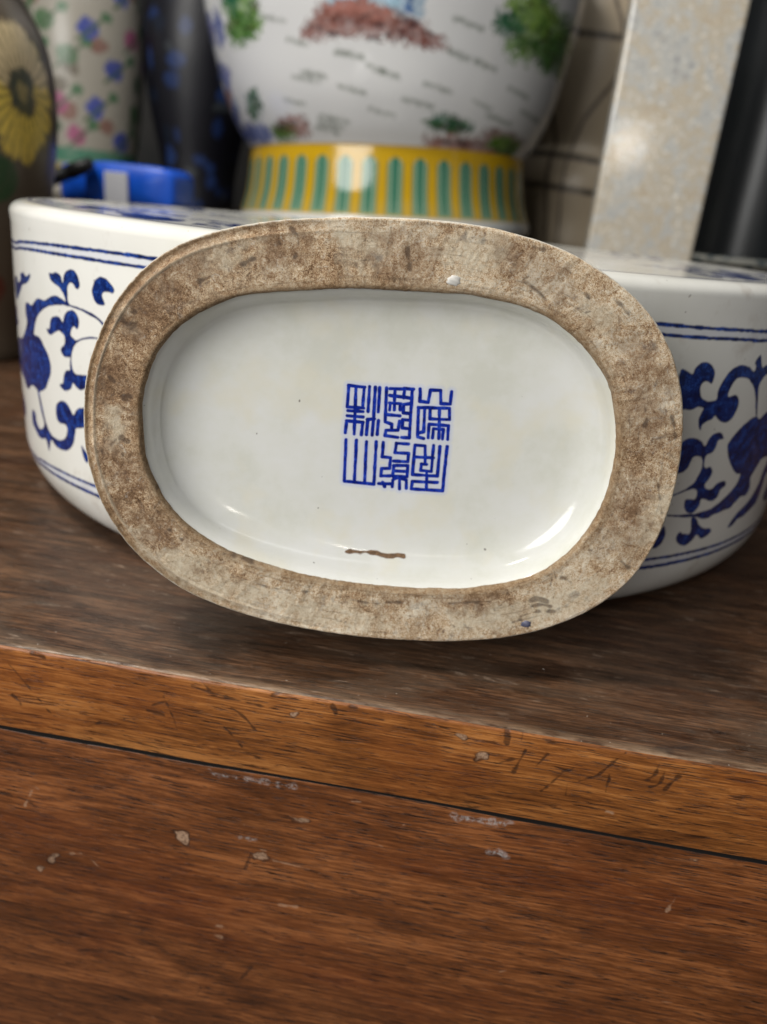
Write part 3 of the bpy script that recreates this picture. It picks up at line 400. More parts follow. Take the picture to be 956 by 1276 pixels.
# recess with the seal mark and the kiln scrape
D0 = .012
seal = Canvas(-40, -42, 40, 38, 12, 3)
for l in D['SEAL']: seal.stroke(l, 1.0, .08, 0, False, .16)
zz = np.array([q for l in D['SEAL'] for q in l]); lo, hi = zz.min(0), zz.max(0)
for l in D['SEAL']: seal.stroke(l, 2.0, .75, 2, False, 0, 1.)
seal.stroke(D['SCRAPE'][0], 1.15, .12, 1, True, .9)
im_seal = seal.image('seal_mark')
g = N('recess_glaze'); v = g.obj(); q3 = g.sep(v)
cuv = g.comb(g.math('MULTIPLY_ADD', q3[0], 1/.08, .5), g.math('MULTIPLY_ADD', q3[2], 1/.08, 42/80.))
c = g.img(im_seal, cuv); ch = g.n('ShaderNodeSeparateColor'); g.l(c, ch.inputs[0])
col = g.ramp(g.noise(v, 45, 5, .65), [(.36, (.68, .68, .61)), (.5, (.735, .735, .685)), (.64, (.76, .76, .73))])
yl = g.ramp(g.noise(g.mp(v, (1, 1, 1), (.3, .1, .2)), 55, 3, .6), [(.52, 0.), (.68, 1.)]); col = g.mix(g.math('MULTIPLY', yl, .5), col, (.74, .70, .56))
sp = g.ramp(g.noise(v, 520, 1, .3), [(.815, 0.), (.83, 1.)]); col = g.mix(g.math('MULTIPLY', sp, .75), col, (.10, .07, .06))
col = g.mix(g.math('MULTIPLY', ch.outputs[2], .55), col, (.42, .50, .86))
ink = g.ramp(g.noise(v, 420, 5, .7), [(.36, (.002, .008, .13)), (.52, (.004, .022, .32)), (.66, (.025, .075, .52))]); col = g.mix(ch.outputs[0], col, ink)
sc_c = g.ramp(g.noise(v, 1800, 4, .7), [(.3, (.05, .025, .012)), (.65, (.26, .15, .075))]); col = g.mix(ch.outputs[1], col, sc_c)
rg = g.math('MULTIPLY_ADD', ch.outputs[1], .6, .14)
bm_ = g.math('ADD', g.math('MULTIPLY', g.noise(g.mp(v, (40, 40, 130)), 1, 3, .5), .55), g.math('MULTIPLY', ch.outputs[1], g.noise(v, 1800, 3, .7)))
M_rec = g.fin(col, rg, g.bump(bm_, .0005, .5))
rows = [(1., -.0009, .0012), (1., -.0005, .0016), (1., .0002, .0024), (1., .0008, .0045), (1., .0012, .0070), (1., .0020, .0086), (1., .0034, .0101), (1., .0054, .0112), (1., .0078, .0118), (1., .0102, .0120)]
P = []
for t_, ins, y in rows:
    asym = 1+1.5*np.clip(-np.cos(A_), 0, 1)+.7*np.clip(np.sin(A_), 0, 1)
    r = RI-ins*(asym if y > .003 else 1); P.append(np.stack([r*np.cos(A_), 0*r+y, r*np.sin(A_)], -1))
last = P[-1]
for s_ in (.85, .6, .35, .12): P.append(np.stack([last[:, 0]*s_, last[:, 1]-.0003*(1-s_), last[:, 2]*s_], -1))
P = np.array(P); V, f = grid(P); f = list(map(tuple, f)); n_ = len(A_); b0 = (len(P)-1)*n_; f.append(tuple(range(b0, b0+n_)))
o = mesh('base_recess', V, f, M_rec)
o.parent = flask; o.matrix_parent_inverse = Matrix.Identity(4); o.matrix_local = FL
# small shiny clay nodule and blobs stuck on the foot ring
def blob(name, x, z, r, mat, lab=None):
    bm = bmesh.new(); bmesh.ops.create_icosphere(bm, subdivisions=3, radius=1)
    for q in bm.verts: q.co *= 1+.25*math.sin(3*q.co.x+5*q.co.z)*math.cos(4*q.co.z+1)
    bmesh.ops.scale(bm, vec=(r, r*.35, r*.9), verts=bm.verts); bmesh.ops.translate(bm, vec=(x, 0.0002, z), verts=bm.verts)
    me = bpy.data.meshes.new(name); bm.to_mesh(me); bm.free(); me.materials.append(mat)
    for p in me.polygons: p.use_smooth = True
    o = bpy.data.objects.new(name, me); COL.objects.link(o); o.parent = flask; o.matrix_local = FL
    if lab: o['label'] = lab
g = N('kiln_grit'); M_grit = g.fin((.60, .58, .54), .35)
blob('glaze_drop', .0135, .0450, .0016, M_grit, 'pale glaze nodule stuck to the top of the foot ring')
g = N('blue_spot'); M_bs = g.fin(g.ramp(g.noise(g.obj(), 700, 3), [(.3, (.03, .04, .09)), (.7, (.16, .16, .22))]), .4)
blob('glaze_drop', .0465, -.0475, .0013, M_bs, 'small dark blue glaze spot on the lower foot ring')
# ============================================================ CABINET
g = N('wear_dummy')
bpy.data.materials.remove(g.m)
wear = Canvas(-130, -185, 160, 5, 6, 3)
for l in PALE: c_ = np.mean(l, 0); wear.poly([tuple(c_+(np.array(q)-c_)*.8) for q in l], .2, 0, True, 1.4); wear.poly([tuple(c_+np.array((.1, -.22))+(np.array(q)-c_)*1.05) for q in l], .22, 1, True, 1.6)
for l, wd in PALES: wear.stroke(l, wd*.8, .22, 0, True, 1.1, .75)
for l, wd in DUST: wear.stroke(l, wd, .5, 2, True, 2.2)
for l, wd in DARK: wear.stroke(l, wd*.72, .2, 1, True, .9, .9)
rr = np.random.default_rng(5)
for k in range(130):      # small random nicks and pin-points
    x, z = rr.uniform(-130, 160), rr.uniform(-185, 0); a = rr.normal(0, .5); L = rr.exponential(.9)+.15
    wear.stroke([(x, z), (x+L*math.cos(a), z+L*math.sin(a))], rr.uniform(.12, .38), .08, 0 if rr.random() < .3 else 1, False, .3, rr.uniform(.4, .95))
im_wear = wear.image('wear_marks')
def wood(name, dark, mid, light, front, seed=0., rough=.34, grain=1., dust=0.):
    g = N(name); v = g.obj(); v0 = v
    # gentle warp so the grain wanders
    nn = g.n('ShaderNodeTexNoise'); g.l(g.mp(v, (5, 12, 12), (seed, 0, 0)), nn.inputs['Vector']); nn.inputs['Scale'].default_value = 1.; nn.inputs['Detail'].default_value = 3
    s_ = g.n('ShaderNodeVectorMath'); s_.operation = 'SCALE'; g.l(nn.outputs['Color'], s_.inputs[0]); s_.inputs['Scale'].default_value = .010
    a_ = g.n('ShaderNodeVectorMath'); a_.operation = 'ADD'; g.l(v, a_.inputs[0]); g.l(s_.outputs[0], a_.inputs[1]); v = a_.outputs[0]
    sy, sz = (90, 90)
    big = g.noise(g.mp(v, (12, 62, 62), (seed, 1, 2)), 1, 5, .62, 1.4)
    med = g.noise(g.mp(v, (46, 520, 520), (seed+3, 4, 1)), 1, 8, .78, 1.2)
    fib = g.noise(g.mp(v, (150, 2300, 2300), (seed, 7, 5)), 1, 4, .65, .2)
    por = g.noise(g.mp(v, (120, 1900, 1900), (seed+8, 2, 9)), 1, 4, .6, .3)
    lin = g.noise(g.mp(v, (13, 1500, 1500), (seed+21, 5, 2)), 1, 5, .68, .5)
    tone = g.math('ADD', g.math('ADD', g.math('MULTIPLY', big, .28), g.math('MULTIPLY', med, .30)), g.math('MULTIPLY_ADD', fib, .16, g.math('MULTIPLY', lin, .26)))
    col = g.ramp(tone, [(.41, dark), (.46, tuple((a+b)/2 for a, b in zip(dark, mid))), (.505, mid), (.57, light)])
    pm = g.ramp(por, [(.57, 0.), (.62, 1.)]); col = g.mix(g.math('MULTIPLY', pm, .85*grain), col, tuple(x*.28 for x in dark))
    md = g.ramp(g.noise(g.mp(v, (38, 400, 400), (seed+5, 3, 3)), 1, 8, .78, 1.4), [(.54, 0.), (.66, 1.)]); col = g.mix(g.math('MULTIPLY', md, .42*grain), col, tuple(x*.45 for x in dark))
    red = g.ramp(g.noise(g.mp(v0, (9, 26, 26), (seed+11, 0, 0)), 1, 4, .65), [(.5, 0.), (.72, 1.)]); col = g.mix(g.math('MULTIPLY', red, .30), col, (mid[0]*1.0, mid[1]*.62, mid[2]*.55))
    ht = g.math('ADD', g.math('MULTIPLY', fib, .5), g.math('MULTIPLY', g.math('SUBTRACT', 1., pm), .5)); ht = g.math('ADD', ht, g.math('MULTIPLY', med, .5))
    rg = g.math('MULTIPLY_ADD', g.noise(g.mp(v0, (20, 60, 60)), 1, 5, .7), .35, rough-.15)
    q3 = g.sep(v0)
    if front:
        cuv = g.comb(g.math('MULTIPLY_ADD', q3[0], 1/.29, 130/290.), g.math('MULTIPLY_ADD', q3[2], 1/.19, 185/190.))
        c = g.img(im_wear, cuv); ch = g.n('ShaderNodeSeparateColor'); g.l(c, ch.inputs[0])
        facing = g.ramp(q3[1], [(.0, 1.), (.0028, 1.), (.0038, 0.)])
        k0, k1, k2 = (g.math('MULTIPLY', ch.outputs[i], facing) for i in range(3))
        col = g.mix(g.math('MULTIPLY', g.math('MULTIPLY', k1, .9), g.ramp(fib, [(.3, .5), (.6, 1.)])), col, (.016, .008, .006))
        col = g.mix(g.math('MULTIPLY', k0, g.ramp(g.noise(v0, 1100, 3, .7), [(.38, .35), (.55, .95)])), col, g.mix(fib, (.26, .13, .07), (.56, .38, .25)))
        dm = g.math('MULTIPLY', k2, g.ramp(g.noise(v0, 900, 5, .75), [(.42, 0.), (.62, 1.)])); col = g.mix(g.math('MULTIPLY', dm, .85), col, (.42, .40, .39))
        rg = g.math('ADD', rg, g.math('MULTIPLY', g.math('MAXIMUM', k0, k2), .3))
        ht = g.math('SUBTRACT', ht, g.math('MULTIPLY', g.math('MAXIMUM', k0, k1), .6))
        sm = g.ramp(g.noise(g.mp(v0, (14, 30, 30), (seed+2, 5, 5)), 1, 5, .7), [(.56, 0.), (.70, 1.)]); col = g.mix(g.math('MULTIPLY', sm, .45), col, tuple(x*.5 for x in dark))
    if dust:
        # grey film, pale scuffs along the grain and specks on the worn top
        film = g.ramp(g.noise(g.mp(v0, (22, 60, 60), (3, 1, 1)), 1, 6, .72, .6), [(.42, 0.), (.68, 1.)])
        near = g.ramp(q3[1], [(.0, 1.), (.028, .75), (.07, .15), (.12, 0.)])
        film2 = g.math('MULTIPLY', film, g.math('MULTIPLY_ADD', near, .60, .16)); col = g.mix(g.math('MULTIPLY', film2, dust), col, (.115, .078, .052))
        scf = g.ramp(g.noise(g.mp(v0, (90, 500, 500), (1, 4, 1)), 1, 6, .75, .4), [(.57, 0.), (.66, 1.)])
        col = g.mix(g.math('MULTIPLY', g.math('MULTIPLY', scf, film), .75), col, (.42, .31, .23))
        spk = g.ramp(g.noise(v0, 800, 2, .5), [(.745, 0.), (.77, 1.)]); col = g.mix(g.math('MULTIPLY', spk, .8), col, (.50, .44, .38))
        blk = g.ramp(g.noise(g.mp(v0, (30, 80, 80), (9, 1, 1)), 1, 6, .75, .5), [(.60, 0.), (.70, 1.)]); col = g.mix(g.math('MULTIPLY', blk, .65), col, (.014, .010, .010))
        # worn arris: rubbed pale wood exactly on the front edge
        arr = g.math('MULTIPLY', g.ramp(q3[1], [(.0, 1.), (.0014, .9), (.0024, 0.)]), g.ramp(g.math('ADD', g.math('MULTIPLY', q3[2], 100), 1.), [(.76, 0.), (.90, 1.)]))
        wn = g.ramp(g.noise(g.mp(v0, (60, 350, 350)), 1, 5, .7), [(.42, .05), (.62, 1.)])
        col = g.mix(g.math('MULTIPLY', g.math('MULTIPLY', arr, wn), .75), col, (.36, .24, .15))
        rg = g.math('ADD', rg, g.math('MULTIPLY', film2, .25))
    return g.fin(col, rg, g.bump(ht, .00022, .6), .38)
M_top = wood('worn_table_top_wood', (.016, .008, .004), (.066, .031, .015), (.17, .085, .043), True, 0., .30, .8, .9)
M_dr = wood('drawer_wood', (.045, .015, .005), (.155, .050, .0145), (.31, .112, .036), True, 17., .36, .95)
M_edge = wood('edge_wood', (.070, .022, .006), (.27, .092, .021), (.46, .185, .050), True, 31., .36, .9)
M_dark = N('dark_wood').fin((.03, .016, .01), .5)
cab = empty('wooden_cabinet', (0, 0.5, -.85))
tag(cab, 'old worn brown wooden cabinet with scratched orange edge under the flask', 'cabinet')
def slab_mesh(name, x0, x1, y0, y1, z0, z1, rb, mats, rb2, nx=240):
    """board with a rounded, slightly irregular front arris; material 0 = top, 1 = front"""
    X = np.linspace(x0, x1, nx); wob = np.interp(X, np.linspace(x0, x1, 60), rng.normal(0, .00018, 60)); pr = [(y1, z1)]
    for y in (y0+.25, y0+.06, y0+.012): pr.append((y, z1))
    for k in range(7): a = math.pi/2*k/6; pr.append((y0+rb-rb*math.sin(a), z1-rb+rb*math.cos(a)))
    pr += [(y0, z0+rb2), (y0+rb2*.3, z0+rb2*.3), (y0+rb2, z0), (y1, z0)]
    P = np.array([[(x, y+(wob[i] if y < y0+.01 else 0), z+(wob[i]*.6 if (z > z1-rb*1.2 and y < y0+.01) else 0)) for i, x in enumerate(X)] for y, z in pr])
    V, f = grid(P, False); mi = []
    for r_ in range(len(pr)-1): mi += [0 if r_ < 7 else 1]*(nx-1)
    o = mesh(name, V, f[:, ::-1], None, None, True, None, mats, mi); o.parent = cab; o.matrix_parent_inverse = Matrix.Translation(-Vector((0, .5, -.85))); return o
M_seam_shade = N('seam_shade').fin((.008, .006, .005), .9)  # shade of the gap, painted near-black on the drawer's top edge
slab_mesh('top_board', -.75, .75, 0, 1.25, -.0285, 0, .0016, [M_top, M_edge], .0003)
slab_mesh('drawer_front', -.70, .70, .0006, .022, -.30, -.0303, .0003, [M_seam_shade, M_dr], .0003)
def cbox(name, c, s, mat, bev=.002):
    o = rbox(name, c, s, mat, None, bev); o.parent = cab; o.matrix_parent_inverse = Matrix.Translation(-Vector((0, .5, -.85))); return o
cbox('door', (-.351, .0120, -.56), (.694, .022, .49), M_dr); cbox('door', (.351, .0135, -.56), (.694, .022, .49), M_dr)
cbox('side_panel', (-.71, .62, -.43), (.018, 1.2, .80), M_dark); cbox('side_panel', (.71, .62, -.43), (.018, 1.2, .80), M_dark)
cbox('inner_frame', (0, .056, -.040), (1.38, .022, .020), M_dark)
# ============================================================ SETTING
g = N('dark_wall_paint'); v = g.obj(); M_wall = g.fin(g.ramp(g.noise(v, 6, 5, .65), [(.35, (.006, .007, .007)), (.65, (.030, .027, .024))]), .8)
o = rbox('wall', (0, 1.34, .5), (4, .06, 2.8), M_wall, None, 0); tag(o, kind='structure')
g = N('floor_tile'); M_fl = g.fin(g.ramp(g.noise(g.obj(), 3, 4), [(.3, (.05, .045, .04)), (.7, (.09, .08, .07))]), .6)
o = rbox('floor', (0, 0, -.88), (4, 4, .04), M_fl, None, 0); tag(o, kind='structure')
# raised shelf at the back of the cabinet that carries the other pieces
g = N('shelf_wood'); v = g.obj(); M_sh = g.fin(g.ramp(g.noise(g.mp(v, (10, 60, 60)), 1, 5, .65), [(.35, (.02, .015, .012)), (.65, (.09, .07, .055))]), .45)
sh = empty('raised_shelf', (0, .85, 0)); tag(sh, 'dark raised wooden shelf standing behind the flask', 'shelf')
def pbox(root, name, c, s, mat, bev=.002, rot=None):
    o = rbox(name, c, s, mat, None, bev, 2, rot); o.parent = root; o.matrix_parent_inverse = Matrix.Translation(root.location).inverted(); return o
pbox(sh, 'shelf_board', (-.02, .87, .098), (1.36, .84, .014), M_sh)
pbox(sh, 'riser_board', (-.02, .46, .0455), (1.34, .012, .089), M_sh)
# ============================================================ FAMILLE ROSE VASE
VC = (-.084, .66)
vi = Canvas(0, 0, 1000, 420, 1.6, 3)     # x: 0..1000 = angle, y: height mm above the shelf
H, W = vi.h, vi.w; rgb = np.ones((3, H, W), np.float32)*np.array([.60, .60, .60])[:, None, None]
def ink(colr, m):
    for k in range(3): rgb[k] = rgb[k]*(1-m)+colr[k]*m
def vm(fn):
    vi.a[0][:] = 0; fn(); return vi.a[0].copy()
noi = vnoise(H, W, 9, 1)*.6+vnoise(H, W, 3, 2)*.4
def ang(px): return 500+px      # px: mm of arc from the front
def cloudy(cx_, cy_, rx, ry, seed):
    r = np.random.default_rng(seed); return [(ang(cx_)+rx*math.cos(a)*(1+r.uniform(-.25, .25)), cy_+ry*math.sin(a)*(1+r.uniform(-.25, .25))) for a in np.linspace(0, 2*math.pi, 15)[:-1]]
def pa(px, py):      # a point of the painting, as (angle units, height mm)
    f = (200-py)/200.; hw = 167+54*math.sin(min(1.35, max(0, f)*1.5)); c0 = 488+6*f; s_ = max(-.985, min(.985, (px-c0)/hw))
    return (500+(math.degrees(math.asin(s_))+8)*1000/360, 64+.574*(195-py))
def blobp(pts, colr, soft=2., wob=9., dens=1.):
    m_ = vm(lambda: vi.poly([pa(*q) for q in pts], soft, 0, True, wob)); ink(colr, m_*dens*(.55+.6*noi).clip(0, 1)); ink(tuple(q*.35 for q in colr), (np.clip(1-np.abs(m_-.45)*3, 0, 1)*.55+m_*(noi > .62)*.35).clip(0, 1))
def ell(cx_, cy_, rx, ry, k=14, sd=0):
    r = np.random.default_rng(sd); return [(cx_+rx*math.cos(a)*(1+r.uniform(-.25, .25)), cy_+ry*math.sin(a)*(1+r.uniform(-.25, .25))) for a in np.linspace(0, 2*math.pi, k+1)[:-1]]
GRN, DGR, RED, PNK, BLU, GRY = (.11, .24, .020), (.015, .11, .055), (.19, .060, .045), (.30, .16, .14), (.04, .07, .30), (.13, .15, .12)
blobp([(426, -30), (470, -40), (525, -30), (522, 20), (500, 30), (460, 20), (430, 26)], (.38, .58, .72), 3)
blobp([(400, 52), (410, 38), (424, 22), (440, 24), (462, 14), (478, 24), (496, 29), (515, 34), (530, 48), (549, 65), (520, 67), (486, 58), (443, 57), (404, 60)], RED, 1.5)
blobp([(424, 24), (462, 17), (490, 30), (480, 40), (440, 36)], (.36, .15, .12), 2)
blobp([(499, -20), (520, -20), (521, 32), (510, 34), (500, 30)], (.40, .50, .60), 1); blobp([(505, 0), (512, 0), (511, 28), (506, 28)], (.05, .12, .30), 1)
blobp(ell(334, 18, 23, 46, 16, 3), GRN, 2, 14); blobp(ell(330, 40, 14, 18, 12, 4), (.07, .17, .03), 2, 10); blobp(ell(322, -10, 12, 26, 12, 9), DGR, 2, 10)
blobp(ell(655, 25, 48, 38, 18, 5), GRN, 2, 16); blobp(ell(672, 48, 26, 24, 14, 6), (.06, .16, .03), 2, 12); blobp(ell(640, 8, 30, 20, 14, 16), (.20, .34, .06), 2, 12); blobp(ell(610, 28, 18, 12, 12, 7), DGR, 2, 10)
for x, y, rx, ry in ((298, 30, 8, 22), (291, 80, 8, 14), (303, 100, 7, 26), (284, 20, 6, 22), (311, 140, 8, 18), (322, 165, 14, 12)): blobp(ell(x, y, rx, ry, 10, int(x)), BLU, 2, 10)
blobp(ell(300, 118, 8, 14, 10, 8), (.30, .12, .08), 2, 8)
blobp(ell(341, 132, 9, 17, 12, 10), DGR, 1.5, 9); blobp(ell(385, 163, 20, 14, 12, 11), PNK, 2, 9); blobp(ell(373, 170, 15, 10, 12, 12), GRN, 2, 9); blobp(ell(338, 170, 17, 12, 12, 13), (.10, .15, .42), 2, 9)
blobp(ell(552, 153, 24, 11, 14, 14), DGR, 1.5, 8); blobp(ell(570, 179, 46, 13, 16, 15), PNK, 2, 10); blobp(ell(615, 165, 26, 14, 12, 17), (.24, .14, .12), 2, 9); blobp(ell(621, 174, 20, 14, 12, 18), GRN, 2, 9)
rt_ = np.random.default_rng(44)
for (cx_, cy_, rx_, ry_, n_t) in ((334, 16, 24, 46, 46), (655, 25, 48, 38, 80), (552, 153, 24, 10, 26), (621, 174, 18, 12, 18), (341, 132, 9, 16, 12), (373, 170, 13, 9, 12), (470, 46, 60, 16, 46), (570, 180, 42, 10, 30), (385, 163, 18, 12, 14)):
    for k in range(n_t):
        a = rt_.uniform(0, 6.28); q_ = rt_.uniform(0, 1)**.5; x, y = cx_+rx_*q_*math.cos(a), cy_+ry_*q_*math.sin(a); L = rt_.uniform(2, 6)
        m_ = vm(lambda: vi.stroke([pa(x-L, y+rt_.uniform(-2, 2)), pa(x, y-1), pa(x+L, y+rt_.uniform(-2, 2))], rt_.uniform(.8, 2.0), .8, 0, True, 2)); ink([(.015, .05, .02), (.04, .02, .015), (.03, .10, .02)][k % 3] if cx_ not in (470, 570, 385) else [(.06, .02, .015), (.30, .14, .11), (.03, .025, .03)][k % 3], m_*.75)
r = np.random.default_rng(2)
for x, y in ((372, 34), (405, 106), (412, 100), (478, 93), (488, 98), (483, 144), (430, 160), (425, 166), (433, 153), (391, 132), (396, 62), (570, 34), (590, 78), (630, 103), (588, 125), (560, 70), (450, 78), (540, 110), (452, 118), (520, 130), (610, 140), (650, 128)):
    L = r.uniform(10, 17); q = [pa(x-L, y-3), pa(x, y+1), pa(x+L*.8, y+4)]
    m_ = vm(lambda: vi.stroke(q, r.uniform(1.6, 3.4), 1.6, 0, True, 3)); ink(GRY, m_*.75)
for k in range(40):      # scenery on the sides and the back, the same hand
    x = (r.uniform(760, 1200)) % 1000; y = r.uniform(80, 330); cc = [GRN, DGR, RED, PNK, BLU][k % 5]
    pts = [(x+r.uniform(14, 26)*math.cos(a), y+r.uniform(8, 22)*math.sin(a)) for a in np.linspace(0, 2*math.pi, 12)[:-1]]
    m_ = vm(lambda: vi.poly(pts, 2, 0, True, 9)); ink(cc, m_*.8)
for k in range(16):
    x = r.uniform(0, 1000); y = r.uniform(215, 330); pts = [(x+r.uniform(16, 34)*math.cos(a), y+r.uniform(8, 20)*math.sin(a)) for a in np.linspace(0, 2*math.pi, 12)[:-1]]
    m_ = vm(lambda: vi.poly(pts, 2, 0, True, 9)); ink([GRN, RED, BLU][k % 3], m_*.8)
# yellow lappet band
Yg = (np.arange(H)+.5)/vi.ppm; Xg = (np.arange(W)+.5)/vi.ppm; inb = np.clip((70.5-Yg)/1.5+.5, 0, 1)[:, None]*np.clip((Yg-14)/1.5, 0, 1)[:, None]*np.ones((1, W))
ink((.46, .28, .008), inb)
ph = (Xg*40/1000+.3) % 1.; ph = np.abs(ph-.5)*2    # 0 centre of the lappet .. 1 between
hgt = Yg[:, None]; ins = (hgt < 62-6*(ph[None]/.62)**2) & (ph[None] < .62) & (hgt > 16)
ink((.06, .19, .12), ins*.95*np.ones((H, W))); ink((.30, .38, .27), (ins & (ph[None] > .24) & (ph[None] < .38))*.75)
ink((.012, .12, .075), (ins & (ph[None] < .25) & (hgt > 19))*(.75+.25*np.clip((hgt-25)/35, 0, 1))); ink((.22, .12, .02), (np.abs(ph[None]-.64) < .05)*(hgt < 60)*(hgt > 15)*.55)
ink((.48, .27, .02), (np.abs(hgt-70.5) < .8)*.6*np.ones((H, W)))
fade = np.clip((30-Yg)/16, 0, 1)[:, None]*np.ones((1, W)); ink((.42, .48, .34), fade*.12)
im_v = vi.image('vase_painting', rgb)
# smooth gamma: the arrays above are linear colours
def painted(name, im, rough=.14, hmax=420/1000., wear=.0):
    g = N(name); u = g.sep(g.uv()); cuv = g.comb(u[0], g.math('DIVIDE', u[1], hmax)); c = g.img(im, cuv, 'EXTEND')
    return g.fin(c, rough, g.bump(g.noise(g.obj(), 26, 2, .4), .0012, .4))
M_vase = painted('famille_rose_enamel', im_v, .13)
vase = empty('porcelain_vase', (VC[0], VC[1], .105)); tag(vase, 'large white vase painted with green and red landscape above a yellow striped foot band', 'vase')
pr = smooth_prof([(.138, .0), (.145, .004), (.1455, .013), (.139, .035), (.1355, .060), (.1345, .068), (.1355, .072), (.145, .086), (.156, .110), (.165, .145), (.174, .188), (.174, .225), (.163, .27), (.142, .31), (.112, .338), (.085, .350)], 6)
vase.rotation_euler = (0, -.055, 0)
lathe('body', pr, M_vase, vase, 128)
lathe('neck', smooth_prof([(.0855, .3496), (.072, .38), (.070, .43), (.082, .47), (.100, .485), (.101, .490), (.094, .490), (.066, .45), (.06, .38)], 5), M_vase, vase, 96)
# ============================================================ other pieces at the back
def paint_jar(name, w_, h_, base, items, seed=0):
    cv = Canvas(0, 0, w_, h_, 1.6, 1); hh_, ww_ = cv.h, cv.w; a = np.ones((3, hh_, ww_), np.float32)*np.array(base)[:, None, None]; nz = vnoise(hh_, ww_, 5, seed)
    for kind, pts, colr, wd in items:
        cv.a[0][:] = 0
        if kind == 'p': cv.poly(pts, 1.2, 0, True, 5)
        else: cv.stroke(pts, wd, 1., 0, True, 2)
        m_ = cv.a[0]*(.65+.5*nz).clip(0, 1)
        for k in range(3): a[k] = a[k]*(1-m_)+colr[k]*m_
    return cv.image(name, a)
def el(x, y, rx, ry, sd=0, k=12):
    r_ = np.random.default_rng(sd); return [(x+rx*math.cos(t)*(1+r_.uniform(-.2, .2)), y+ry*math.sin(t)*(1+r_.uniform(-.2, .2))) for t in np.linspace(0, 2*math.pi, k+1)[:-1]]
# cream jar with blue and pink flowers
it = []
r = np.random.default_rng(8)
for c_ in range(70):
    x, y = r.uniform(0, 1000), r.uniform(60, 290); it.append(('p', el(x, y, r.uniform(14, 30), r.uniform(6, 12), c_), [(.05, .09, .05), (.12, .10, .07), (.34, .32, .27), (.20, .10, .08)][c_ % 4], 0))
for c_ in range(9):
    for q in range(6):
        x = c_*112+(q % 2)*50+r.uniform(-26, 26); y = 70+q*38+r.uniform(-9, 9); cc = [(.03, .05, .26), (.30, .07, .16), (.04, .06, .28), (.05, .12, .05)][(q+c_) % 4]
        it.append(('p', el(x, y, 26, 11, c_*7+q), cc, 0)); it.append(('p', el(x+48, y+14, 15, 6, q), (.05, .13, .06), 0)); it.append(('s', [(x-30, y-14), (x, y-4), (x+36, y+10)], (.06, .10, .05), 4))
it += [('s', [(0, 46), (500, 46), (1000, 46)], (.06, .20, .13), 16), ('s', [(0, 28), (500, 28), (1000, 28)], (.26, .20, .03), 12)]
im_j = paint_jar('cream_jar_painting', 1000, 300, (.30, .28, .235), it, 3)
jar = empty('flowered_jar', (-.50, .84, .105)); tag(jar, 'cream jar painted with blue and pink flowers, upper left background', 'jar')
lathe('body', smooth_prof([(.056, 0), (.060, .004), (.058, .03), (.064, .06), (.071, .12), (.073, .18), (.066, .225), (.045, .25)], 5), painted('cream_jar_enamel', im_j, .3, .3), jar, 72)
lathe('lid', smooth_prof([(.047, .2495), (.052, .255), (.048, .275), (.025, .292), (.008, .298), (.010, .31), (.0005, .316)], 5), painted('jar_lid_enamel', im_j, .3, .3), jar, 72)
# cloisonne jar with a yellow flower
it = [('p', el(x, y, 44, 15, s_), c_, 0) for x, y, c_, s_ in ((200, 40, (.10, .022, .015), 1), (430, 60, (.11, .03, .02), 2), (520, 30, (.09, .03, .02), 3), (640, 50, (.12, .03, .02), 4), (820, 40, (.09, .02, .015), 5), (40, 55, (.10, .025, .02), 6), (340, 95, (.02, .07, .03), 7), (660, 120, (.03, .08, .03), 8), (100, 210, (.26, .20, .18), 9), (480, 226, (.24, .18, .17), 10), (600, 215, (.28, .20, .18), 11))]
for c_ in range(90):
    x, y = r.uniform(0, 1000), r.uniform(10, 290); it.append(('p', el(x, y, r.uniform(8, 26), r.uniform(4, 11), c_), [(.12, .035, .025), (.03, .09, .04), (.22, .17, .14), (.04, .05, .10), (.16, .11, .05), (.28, .22, .19)][c_ % 6], 0))
for fx, fy in ((711, 172), (378, 160), (44, 165)):
    for k in range(13):
        a = 2*math.pi*k/13; it.append(('p', el(fx+44*math.cos(a), fy+26*math.sin(a), 24, 9 if abs(math.cos(a)) > .5 else 14, k), (.74, .54, .09) if math.sin(a) < .1 else (.66, .52, .30), 0))
    for k in range(26):
        a = 2*math.pi*k/26; it.append(('s', [(fx+20*math.cos(a), fy+12*math.sin(a)), (fx+66*math.cos(a), fy+40*math.sin(a))], (.12, .08, .03), 1.5))
    it.append(('p', el(fx, fy, 22, 14, 3), (.05, .06, .04), 0)); it.append(('p', el(fx, fy, 9, 6, 4), (.30, .24, .10), 0))
im_c = paint_jar('cloisonne_painting', 1000, 300, (.10, .078, .056), it, 5)
cj = empty('cloisonne_jar', (-.341, .345, 0)); tag(cj, 'dark jar with a big yellow chrysanthemum at the far left edge', 'jar')
lathe('body', smooth_prof([(.040, 0), (.044, .004), (.046, .03), (.058, .08), (.068, .13), (.071, .17), (.066, .205), (.050, .235), (.044, .25)], 5), painted('cloisonne_enamel', im_c, .3, .3), cj, 72)
lathe('rim', smooth_prof([(.0442, .2495), (.050, .256), (.051, .262), (.046, .264), (.038, .25)], 4), N('dull_brass').fin((.22, .16, .07), .4, None, .5, .8), cj, 72)
